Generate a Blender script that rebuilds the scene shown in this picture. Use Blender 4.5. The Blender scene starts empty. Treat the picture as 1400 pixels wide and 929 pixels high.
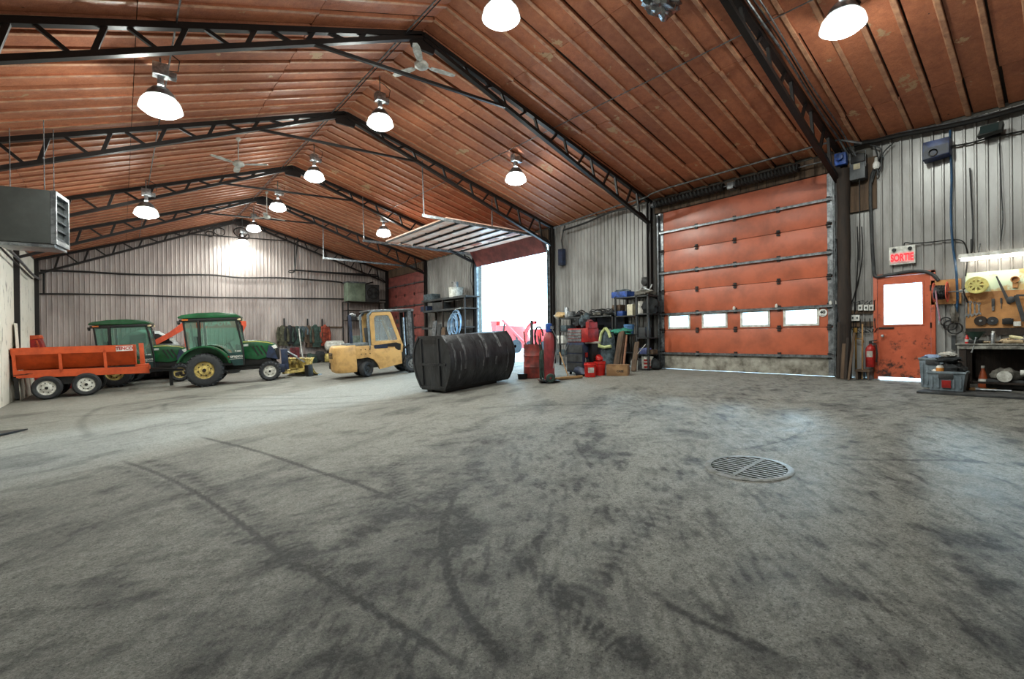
import bpy, bmesh, math, random
import numpy as np
from mathutils import Vector, Matrix, noise
random.seed(7)
# ---------------------------------------------------------------- camera, world, sun, exposure
scene = bpy.context.scene
COL = scene.collection
CF = Vector((0.637482, 0.770459, -0.00308)).normalized()
CR = Vector((0.770391, -0.637471, -0.011321))
CR = (CR - CF * CR.dot(CF)).normalized()
CU = CR.cross(CF)
if CU.z < 0: CU = -CU
CPOS = Vector((0, 0, 0.9))
FOC = 645.87
cam = bpy.data.cameras.new('camera'); camo = bpy.data.objects.new('camera', cam); COL.objects.link(camo)
cam.sensor_width = 36; cam.lens = 36 * FOC / 1400; cam.clip_start = .05; cam.clip_end = 400
mw = Matrix.Identity(4)
for i in range(3):
    mw[i][0] = CR[i]; mw[i][1] = CU[i]; mw[i][2] = -CF[i]; mw[i][3] = CPOS[i]
camo.matrix_world = mw
scene.camera = camo
vs = scene.view_settings
vs.view_transform = 'Standard'; vs.look = 'None'; vs.gamma = 1; vs.use_curve_mapping = False
vs.exposure = 0.0
world = bpy.data.worlds.new('sky'); scene.world = world; world.use_nodes = True
bg = world.node_tree.nodes['Background']
bg.inputs[0].default_value = (.50, .80, 1.0, 1); bg.inputs[1].default_value = 8.0
sun = bpy.data.lights.new('sun', 'SUN'); suno = bpy.data.objects.new('sun', sun); COL.objects.link(suno)
sun.energy = 7.0; sun.angle = math.radians(9); sun.color = (.66, .87, 1)
suno.rotation_euler = Vector((-.93, -.30, -.27)).to_track_quat('-Z', 'Y').to_euler()
suno.location = (30, 20, 12)
LAMP_W = 490.0

def ray(x, y): return CF + CR * ((x - 700) / FOC) - CU * ((y - 464.5) / FOC)
def on(x, y, ax, val):
    d = ray(x, y); t = (val - CPOS[ax]) / d[ax]; return CPOS + d * t
SL = .0563                                   # the slab falls gently from the right wall to the left wall
def fz(X): return -SL * (11.7 - min(X, 11.7))
def FL(x, y):
    d = ray(x, y); t = (fz(0) - .9) / (d.z - SL * d.x); return CPOS + d * t
def RW(x, y, off=0.): return on(x, y, 0, 11.7 - off)
def FW(x, y, off=0.): return on(x, y, 1, 25.45 - off)
XR, XL, XC, ZR = 11.7, -2.48, 4.38, 6.65
SR, SLF = .252, .368
def roof(X): return ZR - (SR * (X - XC) if X > XC else SLF * (XC - X))

# ---------------------------------------------------------------- helpers
def lin(c):
    if isinstance(c, str):
        c = [int(c[i:i+2], 16) / 255 for i in (0, 2, 4)]
    return tuple((v / 12.92 if v < .04045 else ((v + .055) / 1.055) ** 2.4) for v in c) + (1,)
MATS = {}
def mat(name, col, rough=.6, metal=0., col2=None, scale=5., lo=.42, hi=.62, bump=.0, bscale=40., rnd=.0, emit=None, alpha=None, stretch=None):
    if name in MATS: return MATS[name]
    m = bpy.data.materials.new(name); m.use_nodes = True; nt = m.node_tree; N = nt.nodes; L = nt.links
    b = N['Principled BSDF']; b.inputs['Roughness'].default_value = rough; b.inputs['Metallic'].default_value = metal
    geo = N.new('ShaderNodeNewGeometry'); vec = geo.outputs['Position']
    if stretch:
        mp = N.new('ShaderNodeMapping'); mp.inputs['Scale'].default_value = stretch; L.new(vec, mp.inputs['Vector']); vec = mp.outputs['Vector']
    c1 = lin(col)
    if col2 is None: col2c = tuple(v * .62 for v in c1[:3]) + (1,)
    else: col2c = lin(col2)
    nz = N.new('ShaderNodeTexNoise'); nz.inputs['Scale'].default_value = scale; nz.inputs['Detail'].default_value = 7; nz.inputs['Roughness'].default_value = .65
    L.new(vec, nz.inputs['Vector'])
    rp = N.new('ShaderNodeValToRGB'); rp.color_ramp.elements[0].position = lo; rp.color_ramp.elements[1].position = hi
    rp.color_ramp.elements[0].color = col2c; rp.color_ramp.elements[1].color = c1
    L.new(nz.outputs['Fac'], rp.inputs['Fac']); out = rp.outputs['Color']
    if rnd:
        oi = N.new('ShaderNodeObjectInfo'); mr = N.new('ShaderNodeMapRange'); mr.inputs['To Min'].default_value = 1 - rnd; mr.inputs['To Max'].default_value = 1 + rnd
        L.new(oi.outputs['Random'], mr.inputs['Value'])
        hs = N.new('ShaderNodeHueSaturation'); L.new(out, hs.inputs['Color']); L.new(mr.outputs['Result'], hs.inputs['Value']); out = hs.outputs['Color']
    L.new(out, b.inputs['Base Color'])
    if bump:
        n2 = N.new('ShaderNodeTexNoise'); n2.inputs['Scale'].default_value = bscale; n2.inputs['Detail'].default_value = 5
        L.new(vec, n2.inputs['Vector'])
        bp = N.new('ShaderNodeBump'); bp.inputs['Strength'].default_value = bump; bp.inputs['Distance'].default_value = .02
        L.new(n2.outputs['Fac'], bp.inputs['Height']); L.new(bp.outputs['Normal'], b.inputs['Normal'])
    if emit:
        b.inputs['Emission Color'].default_value = lin(emit[0]); b.inputs['Emission Strength'].default_value = emit[1]
    if alpha is not None:
        tr = N.new('ShaderNodeBsdfTransparent'); tr.inputs[0].default_value = c1
        mx = N.new('ShaderNodeMixShader'); mx.inputs[0].default_value = alpha
        L.new(tr.outputs[0], mx.inputs[1]); L.new(b.outputs[0], mx.inputs[2]); L.new(mx.outputs[0], N['Material Output'].inputs[0])
    MATS[name] = m
    return m

class MB:
    def __init__(s): s.v = []; s.f = []
    def add(s, vs_, fs_, M=None):
        o = len(s.v)
        s.v += [tuple(M @ Vector(p)) if M else tuple(p) for p in vs_]
        s.f += [tuple(i + o for i in f) for f in fs_]
        return s
    def box(s, x0, x1, y0, y1, z0, z1, M=None):
        return s.add([(x0,y0,z0),(x1,y0,z0),(x1,y1,z0),(x0,y1,z0),(x0,y0,z1),(x1,y0,z1),(x1,y1,z1),(x0,y1,z1)],
              [(0,3,2,1),(4,5,6,7),(0,1,5,4),(1,2,6,5),(2,3,7,6),(3,0,4,7)], M)
    def beam(s, p0, p1, w, h=None, up=(0,0,1)):
        p0 = Vector(p0); p1 = Vector(p1); h = h or w; d = (p1 - p0); L = d.length; d.normalize(); up = Vector(up)
        if abs(d.dot(up)) > .98: up = Vector((1,0,0))
        sd = d.cross(up).normalized(); u = sd.cross(d)
        M = Matrix((( d.x, sd.x, u.x, p0.x),(d.y, sd.y, u.y, p0.y),(d.z, sd.z, u.z, p0.z),(0,0,0,1)))
        return s.box(0, L, -w/2, w/2, -h/2, h/2, M)
    def cyl(s, p0, p1, r, r1=None, n=14, caps=True):
        p0 = Vector(p0); p1 = Vector(p1); r1 = r if r1 is None else r1
        q = (p1 - p0).to_track_quat('Z', 'Y').to_matrix()
        vv = []
        for p, rr in ((p0, r), (p1, r1)):
            for i in range(n):
                a = 2 * math.pi * i / n; vv.append(p + q @ Vector((rr * math.cos(a), rr * math.sin(a), 0)))
        ff = [(i, (i+1) % n, n + (i+1) % n, n + i) for i in range(n)]
        if caps: ff += [tuple(range(n-1, -1, -1)), tuple(range(n, 2*n))]
        return s.add(vv, ff)
    def tube(s, pts, r, n=6):
        pts = [Vector(p) for p in pts]; rings = []
        prev = None
        for i, p in enumerate(pts):
            d = (pts[min(i+1, len(pts)-1)] - pts[max(i-1, 0)])
            if d.length < 1e-6: d = Vector((0,0,1))
            d.normalize()
            a = prev if prev is not None else (Vector((0,0,1)) if abs(d.z) < .9 else Vector((1,0,0)))
            a = (a - d * a.dot(d))
            if a.length < 1e-4: a = Vector((0,1,0)) - d * d.y
            a.normalize(); prev = a; b = d.cross(a)
            rings.append([p + (a * math.cos(2*math.pi*k/n) + b * math.sin(2*math.pi*k/n)) * r for k in range(n)])
        vv = [q for R_ in rings for q in R_]
        ff = [(i*n+k, i*n+(k+1) % n, (i+1)*n+(k+1) % n, (i+1)*n+k) for i in range(len(pts)-1) for k in range(n)]
        ff += [tuple(range(n-1, -1, -1)), tuple(range((len(pts)-1)*n, len(pts)*n))]
        return s.add(vv, ff)
    def lathe(s, prof, n=24, M=None, a0=0., a1=2*math.pi):
        full = abs(a1 - a0 - 2*math.pi) < 1e-6; m = n if full else n + 1
        vv = []
        for i in range(m):
            a = a0 + (a1 - a0) * i / n
            for r, z in prof: vv.append((r * math.cos(a), r * math.sin(a), z))
        k = len(prof); ff = []
        for i in range(n):
            j = (i + 1) % m
            for t in range(k - 1):
                ff.append((i*k+t, j*k+t, j*k+t+1, i*k+t+1))
        return s.add(vv, ff, M)
    def prism(s, poly, a, b, plane='xz'):
        # poly in plane, extruded along the third axis from a to b
        n = len(poly)
        def P(u, w, t):
            return {'xz': (u, t, w), 'yz': (t, u, w), 'xy': (u, w, t)}[plane]
        vv = [P(u, w, a) for u, w in poly] + [P(u, w, b) for u, w in poly]
        ff = [tuple(range(n)), tuple(range(2*n-1, n-1, -1))] + [(i, n+i, n+(i+1) % n, (i+1) % n) for i in range(n)]
        return s.add(vv, ff)
    def frame(s, outer, inner, a, b, plane='xz'):
        # ring between two polygons of the same length
        n = len(outer)
        def P(u, w, t): return {'xz': (u, t, w), 'yz': (t, u, w), 'xy': (u, w, t)}[plane]
        vv = [P(*p, a) for p in outer] + [P(*p, a) for p in inner] + [P(*p, b) for p in outer] + [P(*p, b) for p in inner]
        ff = []
        for i in range(n):
            j = (i+1) % n
            ff += [(i, j, n+j, n+i), (2*n+i, 3*n+i, 3*n+j, 2*n+j), (i, 2*n+i, 2*n+j, j), (n+i, n+j, 3*n+j, 3*n+i)]
        return s.add(vv, ff)
    def blob(s, c, r, seed=0, amp=.25, nu=12, nv=8, fr=1.6):
        c = Vector(c); vv = []; ff = []
        for j in range(nv + 1):
            th = math.pi * j / nv
            for i in range(nu):
                ph = 2*math.pi*i/nu
                d = Vector((math.sin(th)*math.cos(ph), math.sin(th)*math.sin(ph), math.cos(th)))
                k = 1 + amp * noise.noise(d * fr + Vector((seed*3.7, seed*1.3, 0))) * 2
                vv.append(c + Vector((d.x*r[0], d.y*r[1], d.z*r[2])) * k)
        for j in range(nv):
            for i in range(nu):
                a = j*nu+i; b = j*nu+(i+1) % nu
                ff.append((a, b, b+nu, a+nu))
        return s.add(vv, ff)
    def build(s, name, m, parent=None, smooth=False, bevel=0., loc=None, kind=None, label=None, rot=None):
        me = bpy.data.meshes.new(name); me.from_pydata(s.v, [], s.f); me.update()
        bm = bmesh.new(); bm.from_mesh(me)
        bmesh.ops.recalc_face_normals(bm, faces=bm.faces)
        if bevel:
            es = [e for e in bm.edges if len(e.link_faces) == 2 and e.calc_face_angle(0) > .6]
            bmesh.ops.bevel(bm, geom=es, offset=bevel, segments=2, affect='EDGES', profile=.6, clamp_overlap=True)
        bm.to_mesh(me); bm.free()
        if smooth or bevel:
            me.polygons.foreach_set('use_smooth', [True] * len(me.polygons))
            me.set_sharp_from_angle(angle=math.radians(38))
        me.materials.append(m)
        o = bpy.data.objects.new(name, me); COL.objects.link(o)
        if parent: o.parent = parent
        if loc is not None: o.location = loc
        if rot is not None: o.rotation_euler = rot
        if kind: o['kind'] = kind
        if label: o['label'] = label
        return o

def tag(o, label, cat, group=None, kind=None):
    o['label'] = label; o['category'] = cat
    if group: o['group'] = group
    if kind: o['kind'] = kind
    return o
def thing(name, label, cat, loc=(0,0,0), rz=0., group=None, slope=False):
    o = bpy.data.objects.new(name, None); COL.objects.link(o); o.empty_display_size = .1
    if slope:
        n = Vector((-SL, 0, 1)).normalized(); x = Vector((math.cos(rz), math.sin(rz), 0)); x = (x - n * x.dot(n)).normalized(); y = n.cross(x)
        o.rotation_euler = Matrix((x, y, n)).transposed().to_euler()
    else: o.rotation_euler = (0, 0, rz)
    o.location = loc
    return tag(o, label, cat, group)
def kids(o): return [c for c in COL.objects if c.parent == o]
def copy_tree(o, parent=None, cache=None):
    c = o.copy(); COL.objects.link(c); c.parent = parent
    for ch in KIDS(o): copy_tree(ch, c)
    return c
def KIDS(o): return list(o.children)
def struct(o): o['kind'] = 'structure'; return o
FONT = None
def text(s, size, m, parent, M, depth=.002, name='lettering', bold=0.):
    cu = bpy.data.curves.new('t', 'FONT'); cu.body = s; cu.size = size; cu.extrude = depth; cu.align_x = 'CENTER'; cu.align_y = 'CENTER'; cu.offset = bold
    to = bpy.data.objects.new('t', cu); COL.objects.link(to)
    dg = bpy.context.evaluated_depsgraph_get(); me = bpy.data.meshes.new_from_object(to.evaluated_get(dg))
    bpy.data.objects.remove(to); me.transform(M); me.materials.clear(); me.materials.append(m)
    o = bpy.data.objects.new(name, me); COL.objects.link(o); o.parent = parent
    return o
def TM(origin, xdir, ydir):
    x = Vector(xdir).normalized(); y = Vector(ydir); y = (y - x * x.dot(y)).normalized(); z = x.cross(y)
    M = Matrix((x, y, z)).transposed().to_4x4(); M.translation = Vector(origin); return M
def wire(name, pts, r, m, label, cat='cable', group=None, n=6, sag=0.):
    P_ = [Vector(p) for p in pts]
    out = []
    for i in range(len(P_) - 1):                       # Catmull-Rom
        p0 = P_[max(i-1, 0)]; p1 = P_[i]; p2 = P_[i+1]; p3 = P_[min(i+2, len(P_)-1)]
        for k in range(5):
            t = k / 5
            q = .5 * ((2*p1) + (p2-p0)*t + (2*p0-5*p1+4*p2-p3)*t*t + (3*p1-p0-3*p2+p3)*t**3)
            out.append(q)
    out.append(P_[-1])
    for q in out:
        if -3 < q.x < 11.7 and q.y < 25.6: q.z = min(q.z, roof(q.x) - r - .045)
    o = MB().tube(out, r, n).build(name, m, smooth=True)
    if label: tag(o, label, cat, group)
    return o

# ---------------------------------------------------------------- materials
m_black = mat('black_steel', '101114', .5, .2, '1b1816', 8)
m_truss = mat('truss_steel', '0c0c0f', .48, .2, '1d1512', 6, .35, .7)
m_galv = mat('galvanised_steel', '8d9194', .38, .7, '5f6265', 9)
m_alu = mat('bare_metal', 'b9bcbe', .35, .8, '808386', 12)
m_clad = mat('wall_cladding', '9c9b99', .34, .15, '6f6c69', 1.6, .34, .64, .05, 60, rnd=.07, stretch=(1, 1, .25))
m_cladF = mat('gable_cladding', 'b9aca7', .40, .1, '8b7f7b', 1.2, .34, .64, .05, 60, stretch=(1, 1, .25))
m_cladL = mat('left_wall_sheet', 'd9d3c6', .75, 0, '6c645a', 5, .30, .42, .1, 40, stretch=(1, 1, .5))
m_back = mat('wall_backing', '6a6660', .8)
m_orange = mat('door_orange', 'b35c3f', .36, 0, '8f4a33', 2.2, .3, .6, .05, 30, rnd=.05)
m_orangerust = mat('exit_door_orange', 'b8532c', .5, 0, '3b2118', 4.2, .36, .52, .12, 25)
def grimy(name, col, dark, zmax):
    m = mat(name, col, .42, 0, '9a4426', 3, .2, .6, .08, 25); N = m.node_tree.nodes; L = m.node_tree.links; b = N['Principled BSDF']
    src = b.inputs['Base Color'].links[0].from_socket
    g = N.new('ShaderNodeNewGeometry'); sp = N.new('ShaderNodeSeparateXYZ'); L.new(g.outputs['Position'], sp.inputs[0])
    mr = N.new('ShaderNodeMapRange'); mr.inputs['From Min'].default_value = zmax; mr.inputs['From Max'].default_value = .1; mr.inputs['To Min'].default_value = 0; mr.inputs['To Max'].default_value = .13; L.new(sp.outputs['Z'], mr.inputs['Value'])
    n = N.new('ShaderNodeTexNoise'); n.inputs['Scale'].default_value = 5.5; n.inputs['Detail'].default_value = 8; n.inputs['Roughness'].default_value = .7; L.new(g.outputs['Position'], n.inputs['Vector'])
    ad = N.new('ShaderNodeMath'); ad.operation = 'ADD'; L.new(n.outputs['Fac'], ad.inputs[0]); L.new(mr.outputs[0], ad.inputs[1])
    rp = N.new('ShaderNodeValToRGB'); rp.color_ramp.elements[0].position = .60; rp.color_ramp.elements[1].position = .72; L.new(ad.outputs[0], rp.inputs[0])
    mx = N.new('ShaderNodeMixRGB'); L.new(rp.outputs[0], mx.inputs[0]); L.new(src, mx.inputs[1]); mx.inputs[2].default_value = lin(dark); L.new(mx.outputs[0], b.inputs['Base Color'])
    return m
m_orangerust = grimy('exit_door_paint', 'bb5a3c', '33201a', 1.15)
m_reddoor = mat('door_red', '8c4a44', .45, 0, '6c3834', 3)
m_doorbot = mat('door_bottom', 'a39f94', .6, 0, '5c564c', 3.5, .35, .6, .1)
m_panel_snowlit = mat('door_underside_snowlit', 'ffe2d2', .35, 0, 'f4bfa4', 2)  # peach lifted near white: snow light from below put into the colour
m_wood = mat('weathered_wood', '6b5440', .8, 0, '2e231a', 4, .3, .7, .3, 50, stretch=(3, 3, .3))
m_darkwood = mat('dark_timber', '33261d', .8, 0, '15100d', 5, .3, .7, .35, 40, stretch=(4, 4, .4))
m_lightwood = mat('light_wood', 'b08a5a', .7, 0, '7d5c38', 5, .3, .7, .15, 50)
m_osb = mat('plywood_board', 'c08a52', .75, 0, '7a5230', 2.5, .3, .65, .12, 60)
m_card = mat('cardboard', '9c7a55', .85, 0, '7a5a3c', 3)
m_rubber = mat('rubber', '17181a', .75, 0, '2a2c30', 20, .4, .7, .15, 60)
m_green = mat('tractor_green', '1d5734', .25, 0, '174628', 3)
m_yel = mat('wheel_yellow', 'd8c274', .5, 0, '8f7a44', 9)
m_white = mat('white_paint', 'dcdcd6', .5, 0, 'a8a69e', 8)
m_whitep = mat('white_plastic', 'e2e2de', .4, 0, 'bdbcb6', 6)
m_sprorange = mat('spreader_orange', 'c44d1e', .45, 0, 'a03a12', 4, .3, .6)
m_fork = mat('forklift_yellow', 'cfa568', .45, 0, 'a07c4c', 3.5, .30, .55)
m_plowy = mat('plow_yellow', 'c9b46c', .6, 0, '5e4e2c', 5, .4, .55)
m_red = mat('red_paint', 'b32420', .4, 0, '7d1714', 6)
m_redpl = mat('red_plastic', 'cf2a24', .35, 0, 'a81f1c', 6)
m_blue = mat('blue_plastic', '1f4fa8', .45, 0, '16305f', 6)
m_bluedk = mat('dark_blue', '1d2c4a', .5, 0, '10182a', 6)
m_grayp = mat('grey_plastic', '7d8991', .5, 0, '5d676e', 6)
m_dgray = mat('dark_grey', '3a3c3e', .6, 0, '222324', 6)
m_heater = mat('heater_grey', '373937', .75, .0, '2f312f', 4)
m_glass = mat('tinted_glass', 'cfe8df', .05, 0, 'cfe8df', alpha=.10)
m_glassc = mat('clear_glass', 'f2f8fa', .05, 0, 'f2f8fa', alpha=.12)
m_dglass = mat('dark_glass', '3c4c4c', .06, 0, '3c4c4c', alpha=.55)
m_tank = mat('roller_steel', '1d1e21', .40, .35, '3a3a3d', 3.2, .36, .66, .4, 10, stretch=(1.8, 1.8, .5))
m_tube = mat('fluorescent_tube', 'ffffff', .5, emit=('fff6e4', 22))
m_tape = mat('silver_foil', 'b4b4b6', .22, .9, '808084', 6, bump=.6, bscale=9)
m_snow = mat('snow', 'eef2f6', .8, 0, 'dde3ea', 1)
m_hose = mat('blue_hose', '9db6cc', .4, 0, '6f8fae', 6)
m_hivis = mat('high_vis', 'bcc48c', .8, 0, '949c66', 6)
m_cloth = {k: mat('cloth_' + k, a, .9, 0, b, 7, bump=.5, bscale=18) for k, (a, b) in dict(
    olive=('53523f', '2e2d22'), black=('232629', '111213'), green=('33463f', '1c2823'), slate=('55636a', '2d363b'),
    brown=('5d4a3a', '33271d'), teal=('3b4f48', '22302b'), red=('9c4530', '5f2418'), grey=('77736b', '4c4943'), maroon=('6d2b30', '3c1518'), tan=('b7a284', '7d6a50'), white=('dcd9d2', 'a3a098')).items()}

# ceiling boards: rust-orange, blotched, with pale patches where the facing has come away
def ceil_mat():
    m = bpy.data.materials.new('ceiling_board'); m.use_nodes = True; N = m.node_tree.nodes; L = m.node_tree.links
    b = N['Principled BSDF']; b.inputs['Roughness'].default_value = .62
    g = N.new('ShaderNodeNewGeometry')
    def nz(s, d=6, r=.6):
        n = N.new('ShaderNodeTexNoise'); n.inputs['Scale'].default_value = s; n.inputs['Detail'].default_value = d; n.inputs['Roughness'].default_value = r
        L.new(g.outputs['Position'], n.inputs['Vector']); return n.outputs['Fac']
    def ramp(f, a, c, ca, cc):
        r = N.new('ShaderNodeValToRGB'); r.color_ramp.elements[0].position = a; r.color_ramp.elements[1].position = c
        r.color_ramp.elements[0].color = ca; r.color_ramp.elements[1].color = cc; L.new(f, r.inputs[0]); return r.outputs[0]
    def mix(f, a, c, t='MIX'):
        x = N.new('ShaderNodeMixRGB'); x.blend_type = t
        if isinstance(f, float): x.inputs[0].default_value = f
        else: L.new(f, x.inputs[0])
        for i, v in ((1, a), (2, c)):
            if isinstance(v, tuple): x.inputs[i].default_value = v
            else: L.new(v, x.inputs[i])
        return x.outputs[0]
    c = ramp(nz(1.1), .3, .7, lin('a05a40'), lin('d6825a'))
    c = mix(.35, c, ramp(nz(9, 8, .7), .3, .7, lin('794434'), lin('dd9469')))
    oi = N.new('ShaderNodeObjectInfo'); mr = N.new('ShaderNodeMapRange'); mr.inputs['To Min'].default_value = .84; mr.inputs['To Max'].default_value = 1.14; L.new(oi.outputs['Random'], mr.inputs['Value'])
    hs = N.new('ShaderNodeHueSaturation'); L.new(c, hs.inputs['Color']); L.new(mr.outputs[0], hs.inputs['Value'])
    patch = ramp(nz(1.9, 9, .62), .635, .655, (0,0,0,1), (1,1,1,1))
    c = mix(patch, hs.outputs[0], lin('c9a47e'))
    spots = ramp(nz(14, 3, .5), .74, .77, (0,0,0,1), (1,1,1,1))
    c = mix(spots, c, lin('3a1f18'))
    c = mix(ramp(nz(90, 3, .8), .35, .65, (.0, 0, 0, 1), (.32, .32, .32, 1)), c, lin('3d2119'), 'MIX')
    L.new(c, b.inputs['Base Color'])
    bp = N.new('ShaderNodeBump'); bp.inputs['Strength'].default_value = .35; bp.inputs['Distance'].default_value = .02; L.new(nz(22, 4), bp.inputs['Height']); L.new(bp.outputs[0], b.inputs['Normal'])
    return m
m_ceil = ceil_mat()
m_rib_lit = mat('ceiling_rib_lit', 'c99674', .45, 0, '93604a', 7, .3, .6, .3, 40)  # paler than the boards: light on the rib faces put into the colour

def floor_mat():
    m = bpy.data.materials.new('concrete_floor'); m.use_nodes = True; N = m.node_tree.nodes; L = m.node_tree.links
    b = N['Principled BSDF']
    g = N.new('ShaderNodeNewGeometry')
    def nz(s, d=8, r=.65, st=None):
        n = N.new('ShaderNodeTexNoise'); n.inputs['Scale'].default_value = s; n.inputs['Detail'].default_value = d; n.inputs['Roughness'].default_value = r
        v = g.outputs['Position']
        if st:
            mp = N.new('ShaderNodeMapping'); mp.inputs['Scale'].default_value = st[0]; mp.inputs['Rotation'].default_value = (0, 0, st[1]); L.new(v, mp.inputs[0]); v = mp.outputs[0]
        L.new(v, n.inputs['Vector']); return n.outputs['Fac']
    def ramp(f, a, c, ca, cc):
        r = N.new('ShaderNodeValToRGB'); r.color_ramp.elements[0].position = a; r.color_ramp.elements[1].position = c
        r.color_ramp.elements[0].color = ca; r.color_ramp.elements[1].color = cc; L.new(f, r.inputs[0]); return r.outputs[0]
    def mixc(f, a, c, t='MIX'):
        x = N.new('ShaderNodeMixRGB'); x.blend_type = t
        if isinstance(f, float): x.inputs[0].default_value = f
        else: L.new(f, x.inputs[0])
        for i, v in ((1, a), (2, c)):
            if isinstance(v, tuple): x.inputs[i].default_value = v
            else: L.new(v, x.inputs[i])
        return x.outputs[0]
    at = N.new('ShaderNodeAttribute'); at.attribute_name = 'dirt'
    c = ramp(nz(.8, 9, .6), .3, .72, lin('676860'), lin('8e8f85'))
    c = mixc(.5, c, ramp(nz(7, 9, .75), .32, .68, lin('3c3a34'), lin('a8a59b')))
    c = mixc(.22, c, ramp(nz(2.0, 9, .7, ((.5, 3.2, 1), .35)), .36, .62, lin('302e29'), lin('a19e95')))
    c = mixc(.55, c, ramp(nz(75, 5, .8), .3, .62, lin('2b2925'), lin('b5b3aa')))
    br = N.new('ShaderNodeMath'); br.operation = 'MULTIPLY'; br.use_clamp = True; L.new(at.outputs['Fac'], br.inputs[0])
    bm_ = N.new('ShaderNodeMapRange'); bm_.inputs['From Min'].default_value = .35; bm_.inputs['From Max'].default_value = .62; bm_.inputs['To Min'].default_value = .65; bm_.inputs['To Max'].default_value = 1.3
    L.new(nz(26, 8, .8), bm_.inputs['Value']); L.new(bm_.outputs[0], br.inputs[1])
    c = mixc(ramp(nz(24, 9, .85), .40, .52, (.55, .55, .55, 1), (0, 0, 0, 1)), c, lin('33322c'))
    c = mixc(ramp(nz(46, 4, .75), .37, .44, (.75, .75, .75, 1), (0, 0, 0, 1)), c, lin('2a2924'))
    c = mixc(ramp(nz(60, 4, .7), .58, .66, (0, 0, 0, 1), (.45, .45, .45, 1)), c, lin('c2c1b6'))
    c = mixc(br.outputs[0], c, lin('22201c'))
    L.new(c, b.inputs['Base Color'])
    r = N.new('ShaderNodeMapRange'); r.inputs['To Min'].default_value = .45; r.inputs['To Max'].default_value = .85; L.new(nz(3), r.inputs['Value']); L.new(r.outputs[0], b.inputs['Roughness'])
    ad = N.new('ShaderNodeMath'); ad.operation = 'ADD'
    L.new(nz(38, 9, .85), ad.inputs[0])
    ml = N.new('ShaderNodeMath'); ml.operation = 'MULTIPLY'; ml.inputs[1].default_value = -.5; L.new(at.outputs['Fac'], ml.inputs[0]); L.new(ml.outputs[0], ad.inputs[1])
    bp = N.new('ShaderNodeBump'); bp.inputs['Strength'].default_value = .9; bp.inputs['Distance'].default_value = .03; L.new(ad.outputs[0], bp.inputs['Height']); L.new(bp.outputs[0], b.inputs['Normal'])
    return m
m_floor = floor_mat()

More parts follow.
